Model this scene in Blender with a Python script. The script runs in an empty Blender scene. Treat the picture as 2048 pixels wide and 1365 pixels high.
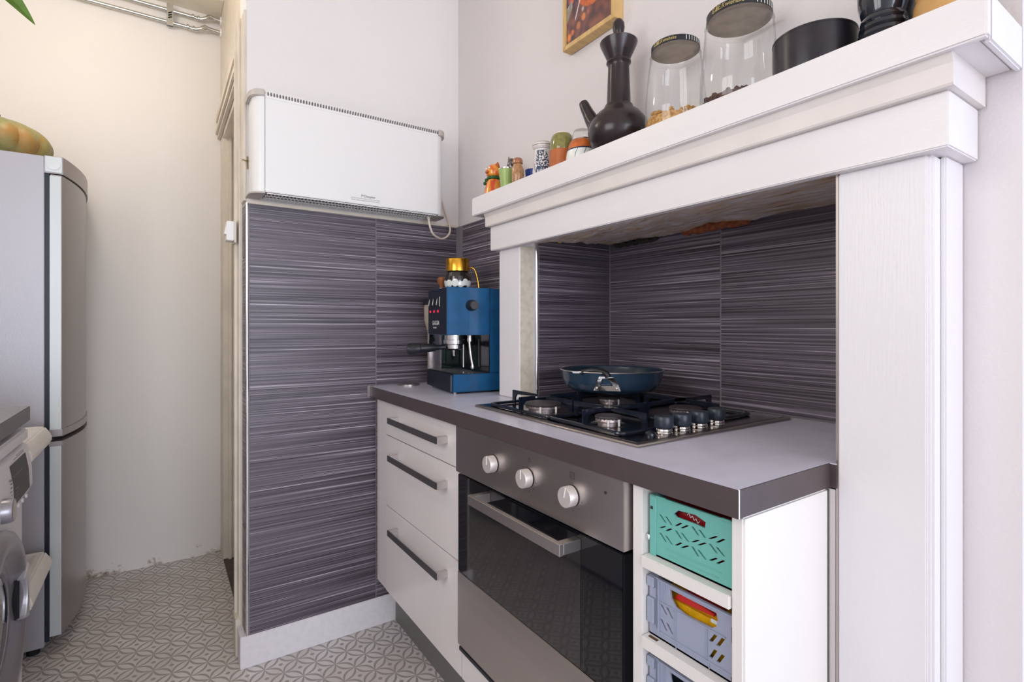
import bpy, bmesh, math, random
from mathutils import Matrix, Vector, noise
random.seed(7)
sc = bpy.context.scene
COL = sc.collection
PI = math.pi
# ------------------------------------------------------------------ camera, world, light, exposure
cam_d = bpy.data.cameras.new('camera'); cam = bpy.data.objects.new('camera', cam_d); COL.objects.link(cam)
cam_d.sensor_width = 36.0; cam_d.lens = 36.0*1045/2048; cam_d.shift_y = -28.5/2048
cam_d.clip_start = 0.02
cam.location = (0, 0, 1.12)
cam.rotation_euler = (PI/2, 0, -math.atan(704/1045))
sc.camera = cam
w = bpy.data.worlds.new('sky'); sc.world = w; w.use_nodes = True
w.node_tree.nodes['Background'].inputs[0].default_value = (0.62, 0.74, 1.0, 1)
w.node_tree.nodes['Background'].inputs[1].default_value = 1.2
sc.view_settings.view_transform = 'Standard'
sc.view_settings.look = 'None'
sc.view_settings.exposure = 0.0
sc.view_settings.gamma = 1.0
sc.view_settings.use_curve_mapping = False

def area(name, loc, rot, sx, sy, power, col):
    l = bpy.data.lights.new(name, 'AREA'); l.shape = 'RECTANGLE'; l.size = sx; l.size_y = sy
    l.energy = power; l.color = col
    o = bpy.data.objects.new(name, l); o.location = loc; o.rotation_euler = rot; COL.objects.link(o); return o
# daylight coming in through the two windows behind and right of the viewpoint, plus an added warm fill light
area('window_daylight', (0.20, -3.15, 1.25), (PI/2, 0, 0), 2.1, 2.2, 88, (0.86, 0.90, 1.0))
area('garden_door_daylight', (1.57, -0.50, 1.15), (PI/2, 0, PI/2), 0.95, 2.0, 4, (0.50, 0.64, 1.0))
area('side_window_daylight', (-0.905, 0.55, 1.66), (PI/2, 0, -PI/2), 1.0, 0.95, 15, (1.0, 0.96, 0.90))
lp = bpy.data.lights.new('warm_fill_light', 'POINT'); lp.energy = 9.5; lp.color = (1.0, 0.91, 0.80); lp.shadow_soft_size = 0.12
lpo = bpy.data.objects.new('warm_fill_light', lp); lpo.location = (-0.35, 2.15, 2.40); COL.objects.link(lpo)

# ------------------------------------------------------------------ materials
MATS = {}
def nt(name):
    m = bpy.data.materials.new(name); m.use_nodes = True
    t = m.node_tree; b = t.nodes['Principled BSDF']
    return m, t, b
def rgba(c): return (c[0], c[1], c[2], 1)
def mat(name, col, rough=0.5, metal=0.0, var=0.0, vscale=8.0, bump=0.0, bscale=60.0, stretch=(1,1,1), spec=0.5, col2=None, coat=0.0, aniso=0.0, trans=0.0, ior=1.45, emit=None, sss=0.0):
    if name in MATS: return MATS[name]
    m, t, b = nt(name)
    b.inputs['Base Color'].default_value = rgba(col)
    b.inputs['Roughness'].default_value = rough
    b.inputs['Metallic'].default_value = metal
    b.inputs['Specular IOR Level'].default_value = spec
    b.inputs['Coat Weight'].default_value = coat
    b.inputs['Coat Roughness'].default_value = 0.05
    b.inputs['Anisotropic'].default_value = aniso
    b.inputs['Transmission Weight'].default_value = trans
    b.inputs['IOR'].default_value = ior
    if emit:
        b.inputs['Emission Color'].default_value = rgba(emit[0]); b.inputs['Emission Strength'].default_value = emit[1]
    if var > 0 or col2 or bump > 0:
        geo = t.nodes.new('ShaderNodeNewGeometry'); mp = t.nodes.new('ShaderNodeVectorMath'); mp.operation = 'MULTIPLY'
        mp.inputs[1].default_value = stretch
        t.links.new(geo.outputs['Position'], mp.inputs[0])
    if var > 0 or col2:
        n = t.nodes.new('ShaderNodeTexNoise'); n.inputs['Scale'].default_value = vscale; n.inputs['Detail'].default_value = 5
        t.links.new(mp.outputs[0], n.inputs['Vector'])
        r = t.nodes.new('ShaderNodeValToRGB')
        c2 = col2 if col2 else tuple(c*(1-var) for c in col)
        r.color_ramp.elements[0].position = 0.35; r.color_ramp.elements[0].color = rgba(c2)
        r.color_ramp.elements[1].position = 0.6; r.color_ramp.elements[1].color = rgba(col)
        t.links.new(n.outputs['Fac'], r.inputs['Fac']); t.links.new(r.outputs['Color'], b.inputs['Base Color'])
    if bump > 0:
        n2 = t.nodes.new('ShaderNodeTexNoise'); n2.inputs['Scale'].default_value = bscale; n2.inputs['Detail'].default_value = 4
        t.links.new(mp.outputs[0], n2.inputs['Vector'])
        bp = t.nodes.new('ShaderNodeBump'); bp.inputs['Strength'].default_value = bump; bp.inputs['Distance'].default_value = 0.002
        t.links.new(n2.outputs['Fac'], bp.inputs['Height']); t.links.new(bp.outputs[0], b.inputs['Normal'])
    MATS[name] = m
    return m

def ramp_mat(name, stops, stretch, scale, rough=0.5, bump=0.0, metal=0.0, detail=4, scale2=None, spec=0.5):
    """noise stretched over the position, run through several colours"""
    m, t, b = nt(name)
    geo = t.nodes.new('ShaderNodeNewGeometry'); mp = t.nodes.new('ShaderNodeVectorMath'); mp.operation = 'MULTIPLY'
    mp.inputs[1].default_value = stretch
    t.links.new(geo.outputs['Position'], mp.inputs[0])
    oi = t.nodes.new('ShaderNodeObjectInfo'); ad = t.nodes.new('ShaderNodeVectorMath'); ad.operation = 'ADD'
    mul = t.nodes.new('ShaderNodeMath'); mul.operation = 'MULTIPLY'; mul.inputs[1].default_value = 37.0
    t.links.new(oi.outputs['Random'], mul.inputs[0]); t.links.new(mul.outputs[0], ad.inputs[1]); t.links.new(mp.outputs[0], ad.inputs[0])
    n = t.nodes.new('ShaderNodeTexNoise'); n.inputs['Scale'].default_value = scale; n.inputs['Detail'].default_value = detail
    n.inputs['Roughness'].default_value = 0.6
    t.links.new(ad.outputs[0], n.inputs['Vector'])
    r = t.nodes.new('ShaderNodeValToRGB'); e = r.color_ramp.elements
    e[0].position, e[0].color = stops[0][0], rgba(stops[0][1]); e[1].position, e[1].color = stops[-1][0], rgba(stops[-1][1])
    for p, c in stops[1:-1]:
        x = e.new(p); x.color = rgba(c)
    t.links.new(n.outputs['Fac'], r.inputs['Fac']); t.links.new(r.outputs['Color'], b.inputs['Base Color'])
    b.inputs['Roughness'].default_value = rough; b.inputs['Metallic'].default_value = metal
    b.inputs['Specular IOR Level'].default_value = spec
    if bump > 0:
        bp = t.nodes.new('ShaderNodeBump'); bp.inputs['Strength'].default_value = bump; bp.inputs['Distance'].default_value = 0.0015
        t.links.new(n.outputs['Fac'], bp.inputs['Height']); t.links.new(bp.outputs[0], b.inputs['Normal'])
    MATS[name] = m
    return m

M_wall = mat('white_wall_paint', (0.80, 0.765, 0.745), 0.62, var=0.03, vscale=1.5, bump=0.25, bscale=170)
M_wallR = mat('pale_lilac_wall_paint', (0.72, 0.67, 0.675), 0.6, var=0.03, vscale=2, bump=0.35, bscale=190)
M_wallF = mat('cream_wall_paint', (0.80, 0.76, 0.715), 0.6, var=0.03, vscale=1.2, bump=0.2, bscale=150)
M_wood = mat('white_gloss_woodwork', (0.78, 0.745, 0.745), 0.32, var=0.04, vscale=3, bump=0.12, bscale=90, stretch=(4,0.5,4))
M_woodv = mat('white_gloss_upright', (0.77, 0.74, 0.755), 0.34, var=0.03, vscale=3, bump=0.12, bscale=320, stretch=(1,1,0.05))
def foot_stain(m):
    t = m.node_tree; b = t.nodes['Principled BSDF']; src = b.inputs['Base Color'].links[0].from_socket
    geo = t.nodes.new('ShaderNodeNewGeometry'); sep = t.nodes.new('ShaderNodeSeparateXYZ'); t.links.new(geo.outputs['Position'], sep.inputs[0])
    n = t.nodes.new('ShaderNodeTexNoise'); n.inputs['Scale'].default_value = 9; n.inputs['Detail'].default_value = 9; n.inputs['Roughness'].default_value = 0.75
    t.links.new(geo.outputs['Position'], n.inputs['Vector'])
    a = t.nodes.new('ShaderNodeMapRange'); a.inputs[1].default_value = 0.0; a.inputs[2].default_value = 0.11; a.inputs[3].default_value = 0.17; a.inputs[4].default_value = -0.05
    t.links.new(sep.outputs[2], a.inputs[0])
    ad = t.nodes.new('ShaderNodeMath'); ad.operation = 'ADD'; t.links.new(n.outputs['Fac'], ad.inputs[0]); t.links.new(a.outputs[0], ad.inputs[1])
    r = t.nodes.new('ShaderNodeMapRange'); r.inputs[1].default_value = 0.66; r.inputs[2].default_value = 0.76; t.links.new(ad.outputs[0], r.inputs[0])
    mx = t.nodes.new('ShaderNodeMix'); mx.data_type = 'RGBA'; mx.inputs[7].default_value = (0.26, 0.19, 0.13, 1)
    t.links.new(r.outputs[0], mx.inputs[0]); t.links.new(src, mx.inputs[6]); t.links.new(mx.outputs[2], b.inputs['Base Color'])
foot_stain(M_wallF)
M_cream = mat('aged_cream_gloss', (0.74, 0.66, 0.55), 0.35, var=0.12, vscale=9, bump=0.2, bscale=60)
M_dirtycream = mat('chipped_cream_paint', (0.76, 0.68, 0.56), 0.45, var=0.14, vscale=55, bump=0.4, bscale=120)
M_ceiling = mat('cream_ceiling_boards', (0.80, 0.74, 0.62), 0.6, var=0.08, vscale=6)
M_base = mat('white_skirting_gloss', (0.76, 0.73, 0.75), 0.35, var=0.05, vscale=60, bump=0.2, bscale=60)
M_steel = mat('brushed_steel', (0.54, 0.50, 0.48), 0.34, metal=1.0, var=0.22, vscale=5, bump=0.05, bscale=300, stretch=(1,0.05,1))
M_chrome = mat('chrome', (0.80, 0.79, 0.80), 0.12, metal=1.0)
M_satin = mat('satin_metal', (0.66, 0.62, 0.61), 0.33, metal=1.0)
M_alum = mat('knob_aluminium', (0.74, 0.68, 0.66), 0.45, metal=0.6)
M_galv = mat('galvanised_pipe', (0.62, 0.62, 0.58), 0.25, metal=1.0)
M_black = mat('black_plastic', (0.012, 0.013, 0.018), 0.35)
M_blackgl = mat('black_oven_glass', (0.004, 0.004, 0.007), 0.04, spec=0.6, coat=0.2)
M_window = mat('oven_window_glass', (0.020, 0.018, 0.020), 0.05, spec=0.7, coat=0.4)
M_cab = mat('white_cabinet_front', (0.78, 0.73, 0.72), 0.28, var=0.03, vscale=6, bump=0.12, bscale=200, stretch=(1,1,0.08))
M_cabside = mat('white_cabinet_panel', (0.80, 0.77, 0.74), 0.35, var=0.02, vscale=3)
M_grey = mat('grey_kickboard', (0.17, 0.165, 0.155), 0.4)
M_wtop = mat('grey_laminate_top', (0.65, 0.635, 0.75), 0.26, var=0.08, vscale=14, spec=0.6)
M_wedge = mat('dark_brown_laminate_edge', (0.075, 0.054, 0.056), 0.36, var=0.1, vscale=20)
M_white = mat('white_plastic', (0.82, 0.80, 0.78), 0.35)
M_heater = mat('white_enamel', (0.80, 0.79, 0.78), 0.28)
M_heatcap = mat('grey_beige_plastic', (0.52, 0.47, 0.43), 0.45)
M_dark = mat('dark_gap', (0.01, 0.01, 0.012), 0.7)
M_grillegap = mat('grille_shadow_metal', (0.13, 0.105, 0.10), 0.6)
M_cord = mat('cream_flex', (0.74, 0.64, 0.54), 0.4)
M_brass = mat('old_brass', (0.32, 0.24, 0.12), 0.4, metal=1.0)
M_blue = mat('blue_powder_coat', (0.008, 0.095, 0.235), 0.30, var=0.18, vscale=25, coat=0.3)
M_blueshade = mat('shaded_blue_front', (0.004, 0.008, 0.020), 0.38, spec=0.25)  # blue front, its shade and dark reflections put into the colour
M_blackmet = mat('black_enamel_iron', (0.006, 0.009, 0.018), 0.22, coat=0.3)
M_burner = mat('burner_cap', (0.055, 0.045, 0.052), 0.45, var=0.3, vscale=120)
M_burnring = mat('burner_ring_alloy', (0.50, 0.42, 0.42), 0.4, metal=0.8, var=0.5, vscale=160)
M_hob = mat('hob_steel', (0.36, 0.335, 0.335), 0.17, metal=1.0, var=0.2, vscale=30)
M_hobedge = mat('hob_edge_steel', (0.45, 0.40, 0.37), 0.3, metal=1.0)
M_pan = mat('blue_grey_pan_enamel', (0.020, 0.045, 0.080), 0.27, coat=0.4)
M_panin = mat('pan_nonstick', (0.010, 0.022, 0.04), 0.22)
M_clay = mat('black_clay', (0.028, 0.017, 0.020), 0.24, var=0.3, vscale=25, bump=0.15, bscale=40)
M_orange = mat('orange_glaze', (0.62, 0.15, 0.03), 0.3, var=0.3, vscale=40)
M_terracotta = mat('terracotta', (0.46, 0.12, 0.028), 0.4, var=0.12, vscale=30)
M_green = mat('light_green_cup', (0.33, 0.45, 0.14), 0.3)
M_darkgreen = mat('dark_green_glaze', (0.01, 0.09, 0.02), 0.25)
M_olive = mat('olive_glass', (0.25, 0.23, 0.06), 0.1, var=0.4, vscale=60, coat=0.5)
M_pewter = mat('pewter', (0.22, 0.20, 0.19), 0.35, metal=0.9, var=0.5, vscale=150)
M_amber = mat('amber_glass', (0.45, 0.22, 0.09), 0.1, bump=0.9, bscale=120, coat=0.6, var=0.3, vscale=110)
M_copper = mat('copper_cap', (0.45, 0.22, 0.13), 0.3, metal=0.8)
M_royal = mat('royal_blue', (0.008, 0.045, 0.30), 0.4)
M_pottery = mat('white_pottery', (0.72, 0.66, 0.62), 0.2, coat=0.4)
M_delft = mat('blue_painted_line', (0.012, 0.03, 0.08), 0.3)
M_gold = mat('gold_metal', (0.80, 0.42, 0.05), 0.22, metal=1.0)
M_jug = mat('dark_jug_glass', (0.022, 0.018, 0.018), 0.08, coat=0.6)
M_print = mat('white_print', (0.78, 0.78, 0.74), 0.3)
M_walnut = mat('brown_wood', (0.30, 0.10, 0.035), 0.35, var=0.3, vscale=40)
M_millwood = mat('honey_wood', (0.60, 0.33, 0.11), 0.3, var=0.2, vscale=20, coat=0.3)
M_millblack = mat('black_lacquer', (0.010, 0.012, 0.022), 0.15, coat=0.6)
M_bowl = mat('dark_stoneware', (0.022, 0.018, 0.024), 0.3, var=0.4, vscale=30)
M_stone = mat('grey_stone', (0.28, 0.26, 0.28), 0.6, var=0.3, vscale=80)
M_beech = mat('light_pine_frame', (0.66, 0.43, 0.17), 0.4, var=0.2, vscale=18, stretch=(1,6,1))
M_teal = mat('mint_plastic', (0.16, 0.47, 0.41), 0.35)
M_bluegrey = mat('blue_grey_plastic', (0.33, 0.36, 0.47), 0.4)
M_red = mat('dark_red_packet', (0.22, 0.008, 0.012), 0.25)
M_redb = mat('bright_red_packet', (0.55, 0.02, 0.015), 0.3)
M_yellow = mat('yellow_packet', (0.80, 0.42, 0.01), 0.3, var=0.2, vscale=60)
M_granola = ramp_mat('granola', [(0.3, (0.20,0.07,0.015)), (0.5, (0.52,0.26,0.06)), (0.7, (0.62,0.42,0.15))], (1,1,1), 160, 0.7)
M_choc = mat('chocolate_pieces', (0.07, 0.022, 0.012), 0.5, var=0.4, vscale=100)
M_lidgold = mat('jar_lid_gold', (0.62, 0.50, 0.22), 0.3, metal=0.7)
M_lidunder = mat('jar_lid_underside', (0.42, 0.35, 0.29), 0.3, metal=0.6, var=0.2, vscale=40)
M_fridge = mat('silver_fridge_side', (0.43, 0.42, 0.45), 0.4, metal=0.35, bump=0.15, bscale=500)
M_fridged = mat('silver_fridge_door', (0.30, 0.275, 0.275), 0.25, metal=0.6)
M_fridgee = mat('fridge_door_edge', (0.55, 0.58, 0.58), 0.4, metal=0.3)
M_fridgec = mat('fridge_trim_plastic', (0.34, 0.31, 0.31), 0.3, metal=0.4)
M_gasket = mat('dark_gasket', (0.008, 0.014, 0.025), 0.4)
M_clearcap = mat('silver_clear_cap', (0.70, 0.74, 0.76), 0.15, metal=0.4)
M_washer = mat('white_washer_enamel', (0.72, 0.69, 0.72), 0.3)
M_silver = mat('silver_plastic', (0.34, 0.33, 0.37), 0.3, metal=0.6)
M_silverl = mat('light_silver_plastic', (0.58, 0.57, 0.62), 0.3, metal=0.5)
M_display = mat('grey_display', (0.03, 0.03, 0.033), 0.45)
M_print_g = mat('grey_print', (0.20, 0.19, 0.20), 0.5)
M_inkblack = mat('black_print', (0.03, 0.03, 0.03), 0.5)
M_redlamp = mat('red_indicator', (0.5, 0.01, 0.03), 0.3, emit=((1.0, 0.03, 0.08), 0.9))
M_leaf = mat('green_leaf', (0.10, 0.20, 0.015), 0.3, var=0.4, vscale=40)
M_soil = mat('soil', (0.05, 0.03, 0.02), 0.9)
M_brownfloor = mat('brown_threshold', (0.085, 0.058, 0.045), 0.5, var=0.4, vscale=30)
M_foam = mat('yellow_foam', (0.85, 0.50, 0.04), 0.6)
M_brick = mat('red_brick_plaster', (0.36, 0.11, 0.045), 0.85, var=0.4, vscale=60, bump=0.6, bscale=120)
M_glue = mat('dark_adhesive', (0.03, 0.026, 0.024), 0.8, bump=0.6, bscale=200)
M_grout = mat('grout', (0.20, 0.18, 0.20), 0.8)
M_beige = mat('beige_enamel', (0.45, 0.38, 0.31), 0.4)
M_tray = mat('off_white_plastic', (0.82, 0.77, 0.73), 0.35)
M_ltop = mat('grey_speckled_top', (0.30, 0.29, 0.31), 0.4, var=0.2, vscale=60)
M_ledge = mat('dark_grey_edge', (0.12, 0.12, 0.13), 0.4)

M_tile = ramp_mat('striped_plum_tile', [(0.30, (0.014,0.011,0.016)), (0.43, (0.062,0.050,0.066)), (0.54, (0.130,0.108,0.134)), (0.61, (0.20,0.175,0.21)), (0.69, (0.47,0.43,0.48))], (1.3, 1.3, 290.0), 1.0, rough=0.38, bump=0.2, detail=3.0)
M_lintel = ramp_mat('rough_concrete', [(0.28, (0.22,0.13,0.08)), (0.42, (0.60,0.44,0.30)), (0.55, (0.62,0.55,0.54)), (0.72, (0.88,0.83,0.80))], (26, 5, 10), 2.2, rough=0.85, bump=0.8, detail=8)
M_pumpkin = ramp_mat('mottled_pumpkin_skin', [(0.35, (0.17,0.19,0.06)), (0.50, (0.33,0.30,0.12)), (0.58, (0.38,0.24,0.07)), (0.7, (0.42,0.20,0.05))], (6, 6, 6), 1.6, rough=0.45, detail=7)

def glass_mat(name, tint, edge):
    m = bpy.data.materials.new(name); m.use_nodes = True; t = m.node_tree; t.nodes.clear()
    out = t.nodes.new('ShaderNodeOutputMaterial'); mix = t.nodes.new('ShaderNodeMixShader')
    tr = t.nodes.new('ShaderNodeBsdfTransparent'); tr.inputs[0].default_value = rgba(tint)
    gl = t.nodes.new('ShaderNodeBsdfGlossy'); gl.inputs['Roughness'].default_value = 0.03
    lw = t.nodes.new('ShaderNodeLayerWeight'); lw.inputs[0].default_value = edge; lw.inputs[0].default_value = 0.08
    mxn = t.nodes.new('ShaderNodeMath'); mxn.operation = 'MULTIPLY_ADD'; mxn.inputs[1].default_value = 0.55; mxn.inputs[2].default_value = 0.045; t.links.new(lw.outputs['Fresnel'], mxn.inputs[0]); t.links.new(mxn.outputs[0], mix.inputs[0]); t.links.new(tr.outputs[0], mix.inputs[1]); t.links.new(gl.outputs[0], mix.inputs[2])
    t.links.new(mix.outputs[0], out.inputs[0]); return m
M_glass = glass_mat('clear_jar_glass', (0.985, 0.995, 0.99), 0.30)

# --- patterned vinyl floor (a flat print): petals around lattice nodes 5 cm apart diagonally
def floor_mat():
    m, t, b = nt('patterned_vinyl_floor')
    L = t.links
    def V(x): return x
    def math_(op, a, c=None, d=None):
        n = t.nodes.new('ShaderNodeMath'); n.operation = op
        for i, x in enumerate((a, c, d)):
            if x is None: continue
            if isinstance(x, (int, float)): n.inputs[i].default_value = x
            else: L.new(x, n.inputs[i])
        return n.outputs[0]
    geo = t.nodes.new('ShaderNodeNewGeometry'); sep = t.nodes.new('ShaderNodeSeparateXYZ'); L.new(geo.outputs['Position'], sep.inputs[0])
    dx = math_('SUBTRACT', sep.outputs[0], 0.032); dy = math_('SUBTRACT', sep.outputs[1], 2.0135)
    u = math_('DIVIDE', math_('ADD', dx, dy), 0.1); v = math_('DIVIDE', math_('SUBTRACT', dx, dy), 0.1)
    def frac(x): return math_('SUBTRACT', x, math_('FLOOR', x))
    def near(x): return math_('ABSOLUTE', math_('SUBTRACT', x, math_('ROUND', x)))
    def lens(a, c, wo, wi):
        fa = frac(a); p = math_('MULTIPLY', math_('MULTIPLY', fa, math_('SUBTRACT', 1.0, fa)), 4.0)
        d = near(c)
        outer = math_('LESS_THAN', d, math_('MULTIPLY', math_('POWER', p, 1.0), wo))
        inner = math_('LESS_THAN', d, math_('MULTIPLY', math_('POWER', p, 1.45), wi))
        return math_('MULTIPLY', outer, math_('SUBTRACT', 1.0, inner))
    g = math_('MAXIMUM', lens(u, v, 0.255, 0.135), lens(v, u, 0.255, 0.135))
    fu = math_('SUBTRACT', frac(u), 0.5); fv = math_('SUBTRACT', frac(v), 0.5)
    dot = math_('LESS_THAN', math_('ADD', math_('MULTIPLY', fu, fu), math_('MULTIPLY', fv, fv)), 0.0095)
    g = math_('MAXIMUM', g, dot)
    seam = math_('MAXIMUM', math_('LESS_THAN', near(math_('DIVIDE', dx, 0.2)), 0.005), math_('LESS_THAN', near(math_('DIVIDE', dy, 0.2)), 0.005))
    n = t.nodes.new('ShaderNodeTexNoise'); n.inputs['Scale'].default_value = 7; n.inputs['Detail'].default_value = 6
    L.new(geo.outputs['Position'], n.inputs['Vector'])
    n2 = t.nodes.new('ShaderNodeTexNoise'); n2.inputs['Scale'].default_value = 250; n2.inputs['Detail'].default_value = 2
    L.new(geo.outputs['Position'], n2.inputs['Vector'])
    mx = t.nodes.new('ShaderNodeMix'); mx.data_type = 'RGBA'
    mx.inputs[6].default_value = (0.74, 0.70, 0.70, 1); mx.inputs[7].default_value = (0.36, 0.34, 0.335, 1)
    L.new(math_('MULTIPLY', g, math_('ADD', 0.62, math_('MULTIPLY', n.outputs['Fac'], 0.7))), mx.inputs[0])
    mx2 = t.nodes.new('ShaderNodeMix'); mx2.data_type = 'RGBA'; mx2.blend_type = 'MULTIPLY'; mx2.inputs[0].default_value = 1.0
    rr = t.nodes.new('ShaderNodeValToRGB'); rr.color_ramp.elements[0].color = (0.80, 0.76, 0.72, 1); rr.color_ramp.elements[0].position = 0.3
    rr.color_ramp.elements[1].color = (1, 1, 1, 1); rr.color_ramp.elements[1].position = 0.62
    L.new(math_('ADD', math_('MULTIPLY', n.outputs['Fac'], 0.75), math_('MULTIPLY', n2.outputs['Fac'], 0.25)), rr.inputs[0])
    L.new(mx.outputs[2], mx2.inputs[6]); L.new(rr.outputs[0], mx2.inputs[7])
    mx3 = t.nodes.new('ShaderNodeMix'); mx3.data_type = 'RGBA'; mx3.inputs[7].default_value = (0.36, 0.33, 0.32, 1)
    L.new(math_('MULTIPLY', seam, 0.5), mx3.inputs[0]); L.new(mx2.outputs[2], mx3.inputs[6])
    L.new(mx3.outputs[2], b.inputs['Base Color']); b.inputs['Roughness'].default_value = 0.42
    return m
M_floor = floor_mat()

def attr_mat(name, rough=0.4, coat=0.0):
    m, t, b = nt(name)
    a = t.nodes.new('ShaderNodeVertexColor'); a.layer_name = 'Col'
    t.links.new(a.outputs[0], b.inputs['Base Color']); b.inputs['Roughness'].default_value = rough; b.inputs['Coat Weight'].default_value = coat
    return m
M_poster = attr_mat('printed_food_picture', 0.35, 0.2)
M_delftprint = attr_mat('blue_flower_glaze', 0.2, 0.4)
M_jugprint = attr_mat('dark_glass_with_print', 0.1, 0.5)
M_tiger = attr_mat('orange_striped_glaze', 0.22, 0.5)

# ------------------------------------------------------------------ helpers
WM = {}     # world matrix of every empty / part
LOC = {}    # children given in local coordinates?
def thing(name, label, cat, loc=(0,0,0), rotz=0.0, group=None, local=False):
    o = bpy.data.objects.new(name, None); o.empty_display_size = 0.05; COL.objects.link(o)
    o.location = loc; o.rotation_euler = (0, 0, rotz); o['label'] = label; o['category'] = cat
    if group: o['group'] = group
    WM[o] = Matrix.Translation(Vector(loc)) @ Matrix.Rotation(rotz, 4, 'Z'); LOC[o] = local
    return o
def tag(o, label=None, cat=None, group=None, kind=None):
    if label: o['label'] = label
    if cat: o['category'] = cat
    if group: o['group'] = group
    if kind: o['kind'] = kind
    return o
def link(name, bm, m, parent=None, smooth=False, origin=None):
    me = bpy.data.meshes.new(name)
    o = bpy.data.objects.new(name, me); COL.objects.link(o)
    if parent is not None:
        if not LOC[parent]: bm.transform(WM[parent].inverted())
        o.parent = parent; WM[o] = WM[parent]; LOC[o] = LOC[parent]
    else:
        if origin is None:
            xs = [v.co for v in bm.verts]
            origin = Vector(((min(v.x for v in xs)+max(v.x for v in xs))/2, (min(v.y for v in xs)+max(v.y for v in xs))/2, min(v.z for v in xs)))
        origin = Vector(origin)
        bm.transform(Matrix.Translation(-origin)); o.location = origin
        WM[o] = Matrix.Translation(origin); LOC[o] = False
    bmesh.ops.recalc_face_normals(bm, faces=bm.faces)
    if smooth:
        for f in bm.faces: f.smooth = True
    bm.to_mesh(me); bm.free()
    if m is not None:
        for q in (m if isinstance(m, (list, tuple)) else [m]): me.materials.append(q)
    if smooth:
        try: me.set_sharp_from_angle(angle=math.radians(38))
        except Exception: pass
    return o
def struct(name, bm, m, smooth=False):
    o = link(name, bm, m, None, smooth); o['kind'] = 'structure'; return o
def add_box(bm, x0, x1, y0, y1, z0, z1, bev=0.0, seg=2):
    b2 = bmesh.new()
    bmesh.ops.create_cube(b2, size=1.0)
    b2.transform(Matrix.Translation(((x0+x1)/2, (y0+y1)/2, (z0+z1)/2)) @ Matrix.Diagonal((abs(x1-x0), abs(y1-y0), abs(z1-z0), 1)))
    if bev > 0: bmesh.ops.bevel(b2, geom=b2.edges[:], offset=bev, segments=seg, affect='EDGES', clamp_overlap=True)
    merge(bm, b2)
def merge(bm, b2, M=None):
    if M is not None: b2.transform(M)
    me = bpy.data.meshes.new('tmp'); b2.to_mesh(me); b2.free(); bm.from_mesh(me); bpy.data.meshes.remove(me)
def box(name, m, b, bev=0.001, parent=None, seg=2):
    bm = bmesh.new(); add_box(bm, *b, bev=bev, seg=seg); return link(name, bm, m, parent, smooth=(bev > 0.004))
def boxes(name, m, bs, bev=0.001, parent=None, kind=None):
    bm = bmesh.new()
    for b in bs: add_box(bm, *b, bev=bev, seg=1)
    o = link(name, bm, m, parent)
    if kind: o['kind'] = kind
    return o
def add_lathe(bm, prof, cx, cy, cz=0.0, seg=40, squash=1.0, cap=True, M=None):
    rings = []; b2 = bmesh.new()
    for r, z in prof:
        if r < 1e-5: rings.append([b2.verts.new((0, 0, z))])
        else: rings.append([b2.verts.new((r*math.cos(2*PI*i/seg), r*math.sin(2*PI*i/seg)*squash, z)) for i in range(seg)])
    for a, b in zip(rings, rings[1:]):
        for i in range(seg):
            j = (i+1) % seg
            if len(a) == 1 and len(b) == 1: continue
            if len(a) == 1: b2.faces.new((a[0], b[i], b[j]))
            elif len(b) == 1: b2.faces.new((a[i], a[j], b[0]))
            else: b2.faces.new((a[i], a[j], b[j], b[i]))
    if cap:
        for rg in (rings[0], rings[-1]):
            if len(rg) > 1: b2.faces.new(rg)
    T = Matrix.Translation((cx, cy, cz))
    merge(bm, b2, T @ M if M is not None else T)
def lathe(name, m, prof, c, parent=None, seg=40, cap=True, M=None, squash=1.0):
    bm = bmesh.new(); add_lathe(bm, prof, c[0], c[1], c[2], seg, squash, cap, M); return link(name, bm, m, parent, smooth=True)
def add_tube(bm, pts, rad, seg=12, closed=False, cap=True):
    pts = [Vector(p) for p in pts]; n = len(pts); rings = []; up = None
    for i, p in enumerate(pts):
        a = pts[i-1] if (i > 0 or closed) else p; c = pts[(i+1) % n] if (i < n-1 or closed) else p
        t = (c-a).normalized()
        if up is None:
            up = Vector((0,0,1)) if abs(t.z) < 0.9 else Vector((1,0,0))
        s = t.cross(up).normalized(); up = s.cross(t).normalized()
        r = rad[i] if isinstance(rad, (list, tuple)) else rad
        rings.append([bm.verts.new(p + (s*math.cos(2*PI*k/seg) + up*math.sin(2*PI*k/seg))*r) for k in range(seg)])
    for i in range(n if closed else n-1):
        a, b = rings[i], rings[(i+1) % n]
        for k in range(seg): bm.faces.new((a[k], a[(k+1) % seg], b[(k+1) % seg], b[k]))
    if not closed and cap: bm.faces.new(rings[0]); bm.faces.new(rings[-1])
def tube(name, m, pts, rad, parent=None, seg=12, closed=False):
    bm = bmesh.new(); add_tube(bm, pts, rad, seg, closed); return link(name, bm, m, parent, smooth=True)
def smooth_path(pts, n=8):
    P = [Vector(p) for p in pts]; out = []
    Q = [P[0]*2-P[1]] + P + [P[-1]*2-P[-2]]
    for i in range(1, len(Q)-2):
        p0, p1, p2, p3 = Q[i-1], Q[i], Q[i+1], Q[i+2]
        for k in range(n):
            t = k/n
            out.append(0.5*((2*p1)+(p2-p0)*t+(2*p0-5*p1+4*p2-p3)*t*t+(3*p1-p0-3*p2+p3)*t**3))
    out.append(P[-1]); return out
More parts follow.
